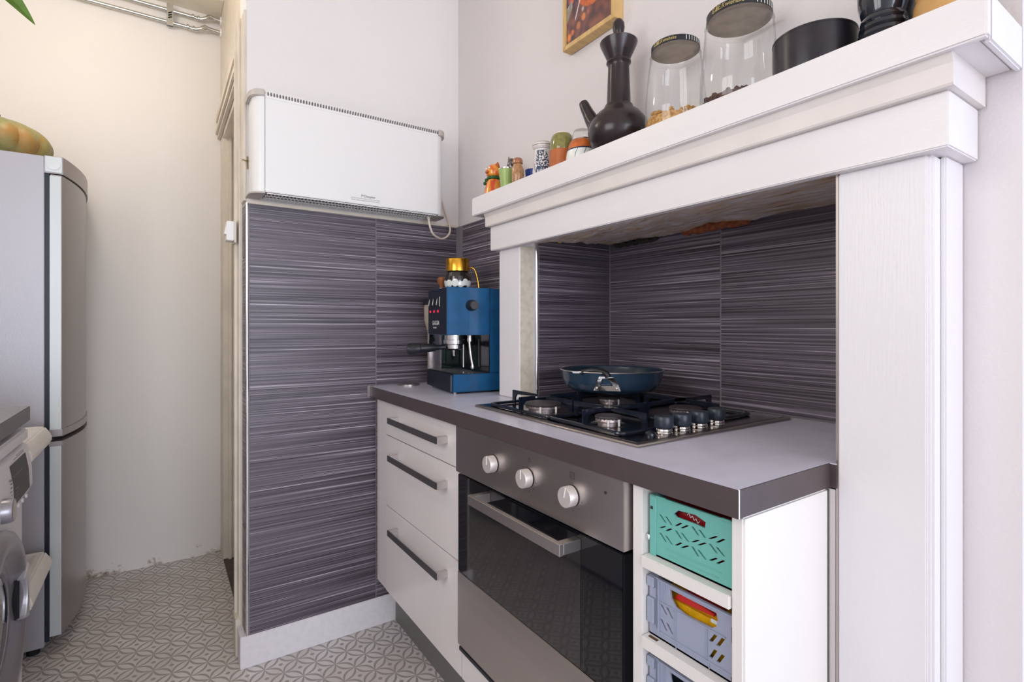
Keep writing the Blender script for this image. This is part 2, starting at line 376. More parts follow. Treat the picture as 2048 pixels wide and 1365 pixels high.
def add_prism(bm, poly, axis, d0, d1, bev=0.0):
    """poly of 2-D points; axis x: (y,z), y: (x,z), z: (x,y)"""
    b2 = bmesh.new()
    def P(a, b, d): return {'x': (d, a, b), 'y': (a, d, b), 'z': (a, b, d)}[axis]
    A = [b2.verts.new(P(a, b, d0)) for a, b in poly]; B = [b2.verts.new(P(a, b, d1)) for a, b in poly]
    b2.faces.new(A); b2.faces.new(B); n = len(poly)
    for i in range(n): b2.faces.new((A[i], A[(i+1) % n], B[(i+1) % n], B[i]))
    bmesh.ops.recalc_face_normals(b2, faces=b2.faces)
    if bev > 0: bmesh.ops.bevel(b2, geom=b2.edges[:], offset=bev, segments=2, affect='EDGES', clamp_overlap=True)
    merge(bm, b2)
def prism(name, m, poly, axis, d0, d1, bev=0.0, parent=None, smooth=False):
    bm = bmesh.new(); add_prism(bm, poly, axis, d0, d1, bev); return link(name, bm, m, parent, smooth)
def curve_mesh(splines, ext):
    cu = bpy.data.curves.new('tmpc', 'CURVE'); cu.dimensions = '2D'; cu.fill_mode = 'BOTH'; cu.extrude = ext
    for s in splines:
        sp = cu.splines.new('POLY'); sp.points.add(len(s)-1); sp.use_cyclic_u = True
        for i, p in enumerate(s): sp.points[i].co = (p[0], p[1], 0, 1)
    o = bpy.data.objects.new('tmpc', cu); COL.objects.link(o)
    dg = bpy.context.evaluated_depsgraph_get(); me = bpy.data.meshes.new_from_object(o.evaluated_get(dg))
    bm = bmesh.new(); bm.from_mesh(me)
    bpy.data.objects.remove(o); bpy.data.curves.remove(cu); bpy.data.meshes.remove(me); return bm
FACE_X = Matrix(((0,0,-1,0), (-1,0,0,0), (0,1,0,0), (0,0,0,1)))    # writing on a face looking to -X
FACE_Y = Matrix(((1,0,0,0), (0,0,-1,0), (0,1,0,0), (0,0,0,1)))     # writing on a face looking to -Y
def holed_plate_x(name, m, outer, holes, x0, x1, parent):
    """outline and holes in (Y,Z), thickness along X"""
    bm = curve_mesh([[(-a, b) for a, b in s] for s in [outer]+holes], abs(x1-x0)/2)
    bm.transform(Matrix.Translation(((x0+x1)/2, 0, 0)) @ FACE_X); return link(name, bm, m, parent)
def text(name, s, size, m, M, parent, ext=0.0002, sx=1.0, shear=0.0, spacing=1.0, align='LEFT'):
    cu = bpy.data.curves.new('t', 'FONT'); cu.body = s; cu.size = size; cu.extrude = ext; cu.shear = shear
    cu.space_character = spacing; cu.align_x = align; cu.resolution_u = 2
    o = bpy.data.objects.new('t', cu); COL.objects.link(o)
    dg = bpy.context.evaluated_depsgraph_get(); me = bpy.data.meshes.new_from_object(o.evaluated_get(dg))
    bm = bmesh.new(); bm.from_mesh(me); bpy.data.objects.remove(o); bpy.data.curves.remove(cu); bpy.data.meshes.remove(me)
    bm.transform(M @ Matrix.Diagonal((sx, 1, 1, 1))); return link(name, bm, m, parent)
def color_grid(name, m, nu, nv, fpos, fcol, parent, wrap=False, smooth=True):
    """printed surface: fpos(a,b) gives the point, fcol(a,b) the print's colour"""
    me_bm = bmesh.new(); vs = [[me_bm.verts.new(fpos(i/nu, j/nv)) for j in range(nv+1)] for i in range(nu+1)]
    for i in range(nu):
        for j in range(nv): me_bm.faces.new((vs[i][j], vs[i+1][j], vs[i+1][j+1], vs[i][j+1]))
    cols = [fcol(i/nu, j/nv) for i in range(nu+1) for j in range(nv+1)]
    o = link(name, me_bm, m, parent, smooth)
    at = o.data.color_attributes.new('Col', 'FLOAT_COLOR', 'POINT')
    for k, c in enumerate(cols): at.data[k].color = (c[0], c[1], c[2], 1)
    return o
def mixc(a, b, t): t = max(0, min(1, t)); return tuple(a[i]*(1-t)+b[i]*t for i in range(3))
def lathe_col(name, prof, c, m, fcol, parent, seg=48, squash=1.0, rows=None):
    # resample the profile
    P = prof; L = [0]
    for i in range(1, len(P)): L.append(L[-1]+math.hypot(P[i][0]-P[i-1][0], P[i][1]-P[i-1][1]))
    def at(t):
        s = t*L[-1]
        for i in range(1, len(P)):
            if s <= L[i]+1e-9:
                k = (s-L[i-1])/max(1e-9, L[i]-L[i-1]); return (P[i-1][0]*(1-k)+P[i][0]*k, P[i-1][1]*(1-k)+P[i][1]*k)
        return P[-1]
    nv = rows or 40
    def fp(a, b):
        r, z = at(b); th = 2*PI*a; return (c[0]+r*math.cos(th), c[1]+r*math.sin(th)*squash, c[2]+z)
    return color_grid(name, m, seg, nv, fp, lambda a, b: fcol(2*PI*a, at(b)[1]), parent)
def T(x, y, z): return Matrix.Translation((x, y, z))
RY = lambda a: Matrix.Rotation(a, 4, 'Y')
RX = lambda a: Matrix.Rotation(a, 4, 'X')
RZ = lambda a: Matrix.Rotation(a, 4, 'Z')

ZC = 2.67    # ceiling height
# ================================================================== room shell
bm = bmesh.new(); add_box(bm, -1.1, 1.75, -3.4, 3.1, -0.06, 0.0); struct('floor', bm, M_floor)
bm = bmesh.new(); add_box(bm, -1.1, 1.75, -3.4, 3.1, ZC, ZC+0.06)
struct('ceiling', bm, M_ceiling)
bm = bmesh.new(); add_box(bm, -1.03, 1.7, 2.97, 3.07, 0.0, ZC); struct('wall_back', bm, M_wallF)
bm = bmesh.new(); add_box(bm, -1.03, -0.93, 1.06, 2.97, 0.0, ZC); add_box(bm, -1.03, -0.93, -3.2, 0.04, 0.0, ZC); add_box(bm, -1.03, -0.93, 0.04, 1.06, 0.0, 1.18); add_box(bm, -1.03, -0.93, 0.04, 1.06, 2.15, ZC); struct('wall_left', bm, M_wall)
# right-hand wall: chimney breast with the cooking recess, slightly out of square
def yx(y): return 1.0 + (y-0.207)*0.0135
bm = bmesh.new()
add_prism(bm, [(yx(1.917), 1.917), (yx(1.297), 1.297), (1.40, 1.297), (1.40, 1.917)], 'z', 0, ZC)
add_prism(bm, [(yx(1.297), 1.297), (yx(0.405), 0.405), (1.40, 0.405), (1.40, 1.297)], 'z', 1.4395, ZC)
add_prism(bm, [(yx(0.405), 0.405), (1.0, 0.207), (1.66, 0.207), (1.66, 0.405)], 'z', 0, ZC)
add_box(bm, 1.285, 1.40, 0.405, 1.297, 0, 1.4395)
add_box(bm, 1.60, 1.70, -3.2, 0.207, 2.2, ZC); add_box(bm, 1.60, 1.70, 0.03, 0.207, 0, 2.2)
add_box(bm, 1.60, 1.70, -3.2, -1.03, 0, 2.2)
struct('wall_right', bm, M_wallR)
# wall behind the viewpoint, with a window opening
bm = bmesh.new()
add_box(bm, -1.03, -0.87, -3.30, -3.20, 0, ZC); add_box(bm, 1.27, 1.7, -3.30, -3.20, 0, ZC)
add_box(bm, -0.87, 1.27, -3.30, -3.20, 0, 0.13); add_box(bm, -0.87, 1.27, -3.30, -3.20, 2.37, ZC)
struct('wall_front', bm, M_wall)
bm = bmesh.new()
for x in (-0.87, -0.16, 0.53, 1.22): add_box(bm, x, x+0.05, -3.12, -3.08, 0.13, 2.37)
for z in (0.13, 1.0, 2.32): add_box(bm, -0.87, 1.27, -3.12, -3.08, z, z+0.05)
struct('window_1', bm, M_white)
bm = bmesh.new()
for y in (-1.02, -0.53, -0.04): add_box(bm, 1.52, 1.56, y, y+0.05, 0.0, 2.2)
for z in (0.0, 1.0, 2.14): add_box(bm, 1.52, 1.56, -1.02, 0.01, z, z+0.06)
struct('window_2', bm, M_white)
bm = bmesh.new()
for y in (0.04, 0.525, 1.02): add_box(bm, -0.90, -0.87, y, y+0.04, 1.18, 2.15)
for z in (1.18, 2.11): add_box(bm, -0.90, -0.87, 0.04, 1.06, z, z+0.04)
struct('window_3', bm, M_white)
# partition that carries the heater
XH = 0.235
bm = bmesh.new(); add_box(bm, XH, 1.40, 1.917, 2.06, 0, ZC); struct('wall_middle', bm, M_wall)
# wall with the doorway, running back to the far wall
bm = bmesh.new()
add_box(bm, 0.25, 0.40, 2.85, 2.97, 0, 2.05); add_box(bm, 0.25, 0.40, 2.06, 2.97, 2.05, ZC)
struct('wall_side', bm, M_cream)
bm = bmesh.new()
add_box(bm, 0.385, 0.42, 2.06, 2.85, 0.02, 2.05, 0.002); add_box(bm, 0.380, 0.386, 2.16, 2.75, 0.25, 0.95, 0.002); add_box(bm, 0.380, 0.386, 2.16, 2.75, 1.1, 1.95, 0.002)
struct('door_1', bm, M_cream)
bm = bmesh.new(); add_box(bm, 0.252, 0.385, 2.06, 2.85, 0.0, 0.012); struct('trim_threshold', bm, M_brownfloor)
# door casing: jambs with stepped moulding, head
bm = bmesh.new()
add_box(bm, 0.222, XH, 1.988, 2.06, 0.10, 2.17, 0.003); add_box(bm, 0.214, 0.224, 2.035, 2.06, 0.10, 2.17, 0.002)
add_box(bm, 0.212, XH, 1.985, 2.062, 0.0, 0.13, 0.003)
struct('trim_door_jamb', bm, M_cream)
bm = bmesh.new()
add_box(bm, 0.236, 0.25, 2.06, 2.97, 2.05, 2.17, 0.002); add_box(bm, 0.228, 0.238, 2.06, 2.97, 2.07, 2.10, 0.003); add_box(bm, 0.230, 0.238, 2.06, 2.97, 2.13, 2.17, 0.003)
add_box(bm, 0.25, 0.385, 2.83, 2.85, 0.012, 2.05, 0.002); add_box(bm, 0.25, 0.30, 2.06, 2.85, 2.02, 2.05, 0.002)
add_box(bm, 0.27, 0.285, 2.815, 2.85, 0.012, 2.04, 0.002)
struct('trim_door_head', bm, M_cream)
bm = bmesh.new(); add_box(bm, 0.228, 0.236, 1.914, 1.985, 1.535, 2.165, 0.002); struct('trim_corner_strip', bm, M_cream)
bm = bmesh.new(); add_box(bm, 0.217, 0.80, 1.904, 1.918, 0.0, 0.105, 0.002); add_box(bm, 0.217, XH, 1.918, 1.985, 0.0, 0.105, 0.002)
struct('baseboard_middle', bm, M_base)
bm = bmesh.new(); add_box(bm, XH, 1.02, 1.903, 1.919, 1.526, 1.536, 0.002); struct('trim_tile_cap', bm, M_cream)
# ceiling cover strips in the far corner
bm = bmesh.new()
add_box(bm, -0.93, 0.25, 2.80, 2.97, 2.655, 2.67, 0.002)
for x in (-0.45, -0.12, 0.14): add_box(bm, x, x+0.014, 1.2, 2.80, 2.662, 2.67, 0.001)
struct('trim_ceiling_boards', bm, M_ceiling)
# ------------------------------------------------------------------ wall tiles (each its own piece) on grout beds
def tile_set(name, cells, m_bed, bed):
    bm = bmesh.new()
    for b in bed: add_box(bm, *b)
    root = struct(name, bm, m_bed)
    for c in cells:
        bm = bmesh.new(); add_box(bm, *c, bev=0.0015, seg=1); link('tile', bm, M_tile, root)
    return root
g = 0.0015
zr = [(0.103, 0.455), (0.455, 0.902), (0.902, 1.350), (1.350, 1.526)]
cells = []
for (z0, z1) in zr:
    for (x0, x1) in ((0.243, 0.671), (0.671, 1.019)):
        cells.append((x0+g, x1-g, 1.906, 1.914, z0+g, z1-g))
    cells.append((0.2325, 0.2395, 1.922, 1.985, z0+g, z1-g))
t1 = tile_set('trim_tiles_middle', cells, M_grout, [(0.238, 1.02, 1.9072, 1.917, 0.103, 1.526), (0.2345, 0.238, 1.916, 1.985, 0.103, 1.526)])
cells = []
for (z0, z1) in ((0.902, 1.350), (1.350, 1.526)):
    for (y0, y1) in ((1.41, 1.848), (1.848, 1.904)):
        cells.append((yx(y0)-0.011, yx(y0)-0.003, y0+g, y1-g, z0+g, z1-g))
tile_set('trim_tiles_right', cells, M_grout, [(yx(1.41)-0.0098, yx(1.41)+0.004, 1.41, 1.904, 0.902, 1.526)])
cells = []
for (z0, z1) in ((0.902, 1.357), (1.357, 1.40)):
    for (y0, y1) in ((0.406, 0.866), (0.866, 1.289)):
        cells.append((1.270, 1.279, y0+g, y1-g, z0+g, z1-g))
    cells.append((0.968+g, 1.269, 1.290, 1.297, z0+g, z1-g))
tile_set('trim_tiles_recess', cells, M_grout, [(1.2712, 1.285, 0.405, 1.295, 0.902, 1.40), (0.966, 1.28, 1.2912, 1.2975, 0.902, 1.40)])
# metal corner profiles
bm = bmesh.new()
add_lathe(bm, [(0.0055, 0.105), (0.0055, 1.528)], 0.2375, 1.9105, 0, 12)
struct('trim_corner_profile', bm, M_chrome, True)
bm = bmesh.new()
add_lathe(bm, [(0.005, 0.90), (0.005, 1.40)], 0.962, 1.292, 0, 12)
struct('trim_recess_profile', bm, M_chrome, True)
# rough concrete underside of the lintel
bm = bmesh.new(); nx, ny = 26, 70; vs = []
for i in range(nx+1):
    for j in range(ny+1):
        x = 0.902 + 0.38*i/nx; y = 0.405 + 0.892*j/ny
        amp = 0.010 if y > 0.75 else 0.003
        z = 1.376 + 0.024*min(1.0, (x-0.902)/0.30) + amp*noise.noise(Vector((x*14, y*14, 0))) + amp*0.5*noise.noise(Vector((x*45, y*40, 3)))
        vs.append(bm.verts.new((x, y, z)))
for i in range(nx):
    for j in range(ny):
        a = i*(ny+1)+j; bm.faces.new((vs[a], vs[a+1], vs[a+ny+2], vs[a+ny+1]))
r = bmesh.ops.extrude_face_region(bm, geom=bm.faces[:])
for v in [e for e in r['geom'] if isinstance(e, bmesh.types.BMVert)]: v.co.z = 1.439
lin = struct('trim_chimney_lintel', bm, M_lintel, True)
def lump_strip(name, m, pts, parent, rad):
    bm = bmesh.new()
    for (x, y, z) in pts:
        b2 = bmesh.new(); bmesh.ops.create_icosphere(b2, subdivisions=2, radius=1.0)
        for v in b2.verts: v.co *= 1 + 0.35*noise.noise(v.co*2 + Vector((y*90, z*50, x)))
        merge(bm, b2, T(x, y, z) @ Matrix.Diagonal((rad[0], rad[1], rad[2], 1)))
    return link(name, bm, m, parent, True)
lump_strip('broken_brick', M_brick, [(1.262, 0.79+0.018*k, 1.398-0.002*(k % 3)) for k in range(11)], lin, (0.014, 0.018, 0.012))
lump_strip('tile_adhesive', M_glue, [(1.264, 1.09+0.016*k, 1.392-0.003*(k % 2)) for k in range(11)], lin, (0.008, 0.013, 0.008))
lump_strip('foam_bit', M_foam, [(1.03, 1.282, 1.392), (1.045, 1.283, 1.390)], lin, (0.010, 0.006, 0.006))

# ================================================================== mantelpiece (painted timber surround)
mt = thing('mantelpiece', 'white painted timber chimney surround with deep shelf and square pillars', 'mantelpiece', (0.95, 0.85, 0))
bm = bmesh.new()
add_box(bm, 0.90, 0.967, 1.297, 1.410, 0.9005, 1.364, 0.003)
add_box(bm, 0.967, 1.02, 1.30, 1.408, 0.9005, 1.364)
p = link('pillar', bm, M_woodv, mt)
bm = bmesh.new(); add_box(bm, 0.9035, 0.952, 1.2945, 1.2975, 0.9005, 1.364); link('worn_reveal', bm, M_dirtycream, p)
bm = bmesh.new()
add_box(bm, 0.90, 0.9995, 0.285, 0.402, 0.0, 1.364, 0.002)
add_box(bm, 0.904, 0.9995, 0.2785, 0.29, 0.0, 1.364, 0.0035)
add_box(bm, 0.93, 0.9995, 0.272, 0.28, 0.0, 1.364, 0.002)
p = link('pillar', bm, M_woodv, mt)
bm = bmesh.new(); add_box(bm, 0.9005, 0.906, 0.402, 0.4055, 0.0, 1.364, 0.0); link('edge_strip', bm, M_hobedge, p)
bm = bmesh.new(); add_prism(bm, [(0.88, 0.2545), (0.999, 0.2545), (0.999, 0.405), (0.902, 0.405), (0.902, 1.297), (0.999, 1.297), (0.999, 1.431), (0.88, 1.431)], 'z', 1.364, 1.440, 0.002); link('frieze_board', bm, M_wood, mt)
bm = bmesh.new()
prof = [(0.998, 1.440), (0.868, 1.440), (0.866, 1.443), (0.866, 1.470), (0.860, 1.482), (0.8655, 1.4835), (0.998, 1.4835)]
add_prism(bm, prof, 'y', 0.246, 1.440, 0.0)
link('bed_moulding', bm, mat('pale_tan_gloss', (0.75, 0.69, 0.655), 0.35, var=0.08, vscale=7), mt, False)  # moulding coloured slightly tanner than the other woodwork
bm = bmesh.new(); add_box(bm, 0.862, 1.0, 0.217, 1.487, 1.4835, 1.540, 0.002); link('shelf_board', bm, M_wood, mt)
bm = bmesh.new(); add_box(bm, 0.848, 0.8615, 0.207, 1.495, 1.4815, 1.5405, 0.0025); link('front_fascia', bm, M_wood, mt)
bm = bmesh.new(); add_box(bm, 0.863, 1.0, 0.207, 0.216, 1.4790, 1.5400, 0.0025); link('end_fascia', bm, M_wood, mt)
bm = bmesh.new(); add_box(bm, 0.863, 1.0, 1.4875, 1.495, 1.4815, 1.5400, 0.0025); link('end_fascia', bm, M_wood, mt)

# ================================================================== worktop and kitchen units on the right
wt = thing('worktop', 'long grey laminate worktop with dark brown edge carrying the hob', 'worktop', (0.96, 1.15, 0.86))
bm = bmesh.new()
add_prism(bm, [(0.648, 0.416), (0.898, 0.416), (0.898, 0.404), (1.268, 0.404), (1.268, 1.289), (0.97, 1.289), (0.97, 1.40), (1.004, 1.41), (1.004, 1.903), (0.648, 1.903)], 'z', 0.8605, 0.8985)
link('core_board', bm, M_wedge, wt)
bm = bmesh.new()
add_prism(bm, [(0.6465, 0.4145), (0.898, 0.4145), (0.898, 0.404), (1.268, 0.404), (1.268, 1.289), (0.97, 1.289), (0.97, 1.40), (1.004, 1.41), (1.004, 1.904), (0.6465, 1.904)], 'z', 0.8985, 0.9)
link('laminate_top', bm, M_wtop, wt)
bm = bmesh.new(); add_box(bm, 0.645, 0.6478, 0.413, 1.904, 0.8602, 0.8997, 0.0006); link('front_edging', bm, M_wedge, wt)
bm = bmesh.new(); add_box(bm, 0.6478, 0.899, 0.413, 0.4158, 0.8602, 0.8997, 0.0006); link('end_edging', bm, M_wedge, wt)
bm = bmesh.new(); add_box(bm, 0.6462, 0.6485, 0.4122, 0.4150, 0.8602, 0.9001, 0.0005); link('corner_bead', bm, M_white, wt)
bm = bmesh.new(); add_box(bm, 0.636, 0.649, 1.900, 1.9055, 0.862, 0.902, 0.0005); link('end_cap', bm, M_hobedge, wt)

# --- drawer cabinet
cb = thing('drawer_cabinet', 'white cabinet of three drawers under the coffee machine', 'cabinet', (0.95, 1.52, 0))
boxes('carcass', M_cabside, [(0.684, 1.0, 1.232, 1.785, 0.17, 0.858)], 0.001, cb)
for (z0, z1, hz) in ((0.7400, 0.8560, 0.806), (0.4905, 0.7365, 0.6805), (0.1870, 0.4870, 0.4315)):
    d = box('drawer', M_cab, (0.664, 0.683, 1.228, 1.788, z0, z1), 0.0012, cb)
    box('handle_post', M_satin, (0.630, 0.664, 1.306, 1.318, hz-0.010, hz+0.010), 0.001, d)
    box('handle_post', M_satin, (0.630, 0.664, 1.667, 1.679, hz-0.010, hz+0.010), 0.001, d)
    box('handle_bar', mat('dark_bar', (0.10, 0.095, 0.10), 0.35, metal=0.5), (0.628, 0.632, 1.307, 1.679, hz-0.0095, hz+0.0095), 0.0008, d)
box('filler_panel', M_cab, (0.666, 0.684, 1.792, 1.880, 0.187, 0.858), 0.0012, cb)
box('filler_panel', M_cab, (0.680, 0.70, 1.880, 1.903, 0.187, 0.858), 0.0012, cb)
box('kickboard', M_grey, (0.745, 0.76, 1.224, 1.900, 0.0, 0.170), 0.001, cb)

# --- oven in its housing
hs = thing('oven_housing', 'white oven housing cabinet with narrow panel below the oven', 'cabinet', (0.95, 0.92, 0))
boxes('carcass', M_cabside, [(0.69, 1.24, 0.6225, 0.640, 0.17, 0.858), (0.69, 1.24, 1.212, 1.2295, 0.17, 0.858), (0.69, 1.24, 0.640, 1.212, 0.17, 0.262)], 0.0008, hs)
box('bottom_panel', M_cab, (0.664, 0.683, 0.626, 1.224, 0.187, 0.262), 0.001, hs)
box('kickboard', M_grey, (0.745, 0.76, 0.621, 1.224, 0.0, 0.170), 0.001, hs)
ov = thing('oven', 'built-in steel oven with black glass door and three silver knobs', 'oven', (0.92, 0.925, 0.272))
boxes('body', mat('oven_body', (0.10, 0.10, 0.10), 0.5), [(0.69, 1.18, 0.643, 1.209, 0.272, 0.850)], 0.001, ov)
box('control_panel', M_steel, (0.6475, 0.688, 0.6245, 1.2265, 0.739, 0.8595), 0.0012, ov)
dr = box('door', M_blackgl, (0.652, 0.678, 0.630, 1.2225, 0.478, 0.733), 0.0015, ov)
box('inner_window', M_window, (0.6512, 0.6522, 0.738, 1.172, 0.4795, 0.700), 0.0, dr)
box('steel_panel', M_steel, (0.6505, 0.678, 0.630, 1.2225, 0.286, 0.4775), 0.0012, dr)
box('door_frame', M_black, (0.6785, 0.6895, 0.634, 1.219, 0.282, 0.732), 0.001, ov)
boxes('vent_slot', M_black, [(0.656, 0.684, 0.64, 1.226, 0.264, 0.276)], 0.002, ov)
hd = box('handle', M_satin, (0.600, 0.610, 0.737, 1.078, 0.7015, 0.7245), 0.0012, dr)
for y in (0.737, 1.060): 
    bm = bmesh.new(); add_box(bm, 0.610, 0.652, y, y+0.018, 0.7025, 0.7235, 0.001); link('handle_arm', bm, M_satin, dr)
for i, (y, a) in enumerate(((1.037, 0.0), (0.899, 0.0), (0.757, -0.25))):
    kb = lathe('knob', M_alum, [(0.0, 0.0), (0.0175, 0.0), (0.0195, 0.002), (0.0195, 0.019), (0.0185, 0.0205), (0.0, 0.0205)], (0.6475, y, 0.800), ov, 40, cap=False, M=RY(-PI/2))
    bm = bmesh.new(); add_box(bm, -0.0008, 0.0008, 0.0, 0.0195, -0.0003, 0.0008); bm.transform(T(0.6268, y, 0.800) @ FACE_X @ RZ(a)); link('pointer_line', bm, M_white, kb)
    lathe('knob_skirt', M_dark, [(0.0202, 0.0), (0.0202, 0.0015)], (0.6475, y, 0.800), kb, 32, M=RY(-PI/2))
# printed symbols on the control panel
def sym(kind, y, z):
    M = T(0.6473, y, z) @ FACE_X
    bm = bmesh.new()
    if kind == 'clock':
        add_tube(bm, [(0.004*math.cos(a*PI/8), 0.004*math.sin(a*PI/8), 0) for a in range(16)], 0.0005, 6, closed=True); add_box(bm, -0.0004, 0.0004, 0, 0.003, -0.0003, 0.0003)
    elif kind == 'square':
        for q in ((-0.006, -0.0052, -0.006, 0.006), (0.0052, 0.006, -0.006, 0.006), (-0.006, 0.006, -0.006, -0.0052), (-0.006, 0.006, 0.0052, 0.006)): add_box(bm, q[0], q[1], q[2], q[3], -0.0002, 0.0003)
        add_tube(bm, [(0.0028*math.cos(a*PI/6), 0.0028*math.sin(a*PI/6), 0) for a in range(12)], 0.0004, 6, closed=True)
    elif kind == 'dot':
        add_lathe(bm, [(0.003, -0.0002), (0.003, 0.0004)], 0, 0, 0, 16)
    bm.transform(M); link('printed_symbol', bm, M_inkblack, ov)
sym('clock', 0.896, 0.838); sym('square', 0.757, 0.838); sym('dot', 0.668, 0.829)
for (y, n_) in ((1.037, 5), (0.899, 7), (0.757, 6)):
    bm = bmesh.new()
    for k in range(n_):
        a = -0.2 - k*0.62
        b2 = bmesh.new(); add_box(b2, -0.0010, 0.0010, -0.0006, 0.0006, -0.0001, 0.0003); merge(bm, b2, T(0.0275*math.cos(a), 0.0275*math.sin(a), 0))
    bm.transform(T(0.6473, y, 0.800) @ FACE_X); o = link('scale_marks', bm, M_inkblack, ov); o['kind'] = 'stuff'

# --- open shelf unit with crates
su = thing('open_shelf_unit', 'narrow white open shelf unit at the worktop end holding crates', 'shelf unit', (0.95, 0.51, 0))
box('side_panel', M_cabside, (0.664, 1.25, 0.5985, 0.6195, 0.10, 0.858), 0.001, su)
box('side_panel', M_cabside, (0.664, 0.899, 0.4165, 0.4365, 0.0, 0.858), 0.003, su)
box('side_panel', M_cabside, (0.906, 1.25, 0.4165, 0.4365, 0.0, 0.858), 0.001, su)
box('back_panel', M_cabside, (1.15, 1.16, 0.437, 0.598, 0.10, 0.858), 0.0005, su)
for z in (0.742, 0.609, 0.476, 0.343, 0.21):
    s = box('shelf', M_cabside, (0.6605, 1.149, 0.437, 0.598, z-0.0195, z), 0.0012, su)
    if abs(z-0.609) < 0.01:
        box('chipped_edge', mat('bare_chipboard', (0.10, 0.05, 0.03), 0.8), (0.668, 0.674, 0.572, 0.590, 0.6088, 0.6094), 0.0, s)
lathe('shelf_peg', M_chrome, [(0.0, -0.006), (0.004, -0.004), (0.0045, 0.0), (0.003, 0.004), (0.0, 0.005)], (0.674, 0.5945, 0.771), su, 16, cap=False)
box('grey_edge_strip', M_satin, (0.900, 0.905, 0.4060, 0.4160, 0.0, 0.858), 0.0005, su)

# crates
SL = [((0.573,0.813),(0.562,0.803)),((0.561,0.813),(0.550,0.803)),((0.573,0.791),(0.562,0.797)),((0.561,0.790),(0.550,0.797)),((0.542,0.804),(0.531,0.812)),((0.531,0.804),(0.519,0.812)),
      ((0.511,0.813),(0.500,0.803)),((0.498,0.812),(0.488,0.803)),((0.573,0.783),(0.561,0.772)),((0.561,0.782),(0.549,0.772)),((0.542,0.797),(0.531,0.787)),((0.531,0.797),(0.518,0.787)),
      ((0.511,0.789),(0.499,0.796)),((0.500,0.788),(0.487,0.796)),((0.481,0.804),(0.468,0.812)),((0.468,0.803),(0.456,0.812)),((0.542,0.773),(0.531,0.781)),((0.531,0.773),(0.518,0.781)),
      ((0.511,0.782),(0.500,0.771)),((0.500,0.781),(0.487,0.771)),((0.480,0.797),(0.468,0.787)),((0.468,0.796),(0.456,0.787)),((0.480,0.772),(0.468,0.780)),((0.468,0.772),(0.456,0.781))]
def slot(a, b, wd=0.0042):
    h = wd/2
    return [(a[0]-h, a[1]), (a[0]+h, a[1]), (b[0]+h, b[1]), (b[0]-h, b[1])]
def crate(name, label, m, z0, y0, y1, x0, h, holes, group):
    c = thing(name, label, 'crate', ((x0+0.12), (y0+y1)/2, z0), 0, group)
    z1 = z0+h
    holed_plate_x('front_panel', m, [(y0, z0), (y1, z0), (y1, z1), (y0, z1)], holes, x0, x0+0.003, c)
    boxes('body', m, [(x0+0.003, x0+0.24, y0, y0+0.003, z0, z1), (x0+0.003, x0+0.24, y1-0.003, y1, z0, z1), (x0+0.237, x0+0.24, y0, y1, z0, z1), (x0, x0+0.24, y0, y1, z0, z0+0.003)], 0.0, c)
    return c
c1 = crate('storage_crate', 'mint green perforated plastic crate on the top shelf', M_teal, 0.742, 0.4405, 0.5930, 0.678, 0.098,
           [[(0.546,0.822),(0.537,0.830),(0.505,0.8325),(0.487,0.827),(0.4885,0.8175),(0.505,0.8185),(0.54,0.8185)]] + [slot(a, b) for a, b in SL], 'folding crates on the open shelves')
fp = boxes('raised_rim', M_teal, [(0.6765, 0.681, 0.4405, 0.5930, 0.8385, 0.8415), (0.6760, 0.680, 0.562, 0.580, 0.838, 0.8425), (0.6760, 0.680, 0.444, 0.460, 0.838, 0.8425), (0.6765, 0.680, 0.5795, 0.5815, 0.803, 0.838),
     (0.6768, 0.680, 0.460, 0.562, 0.7605, 0.7618), (0.6768, 0.680, 0.465, 0.557, 0.7515, 0.7525), (0.6768, 0.680, 0.586, 0.5868, 0.755, 0.803)], 0.0004, c1)
boxes('corner_post', M_teal, [(0.6755, 0.690, 0.5805, 0.5935, 0.742, 0.8405)], 0.001, c1)
boxes('clip', M_dark, [(0.6752, 0.676, 0.586, 0.591, 0.818, 0.823)], 0, c1)
H = lambda off: [[(a, b+off) for a, b in s] for s in [
      [(0.553,0.699),(0.469,0.699),(0.4665,0.690),(0.4690,0.679),(0.477,0.673),(0.522,0.671),(0.542,0.675),(0.5505,0.685)],
      slot((0.571,0.667),(0.560,0.655)), slot((0.559,0.667),(0.548,0.654)), slot((0.571,0.643),(0.560,0.629)), slot((0.559,0.642),(0.548,0.629)),
      slot((0.479,0.652),(0.470,0.666),0.0055), slot((0.4665,0.652),(0.4575,0.667),0.0055), slot((0.479,0.628),(0.470,0.644),0.0055), slot((0.4665,0.628),(0.4575,0.643),0.0055)]]
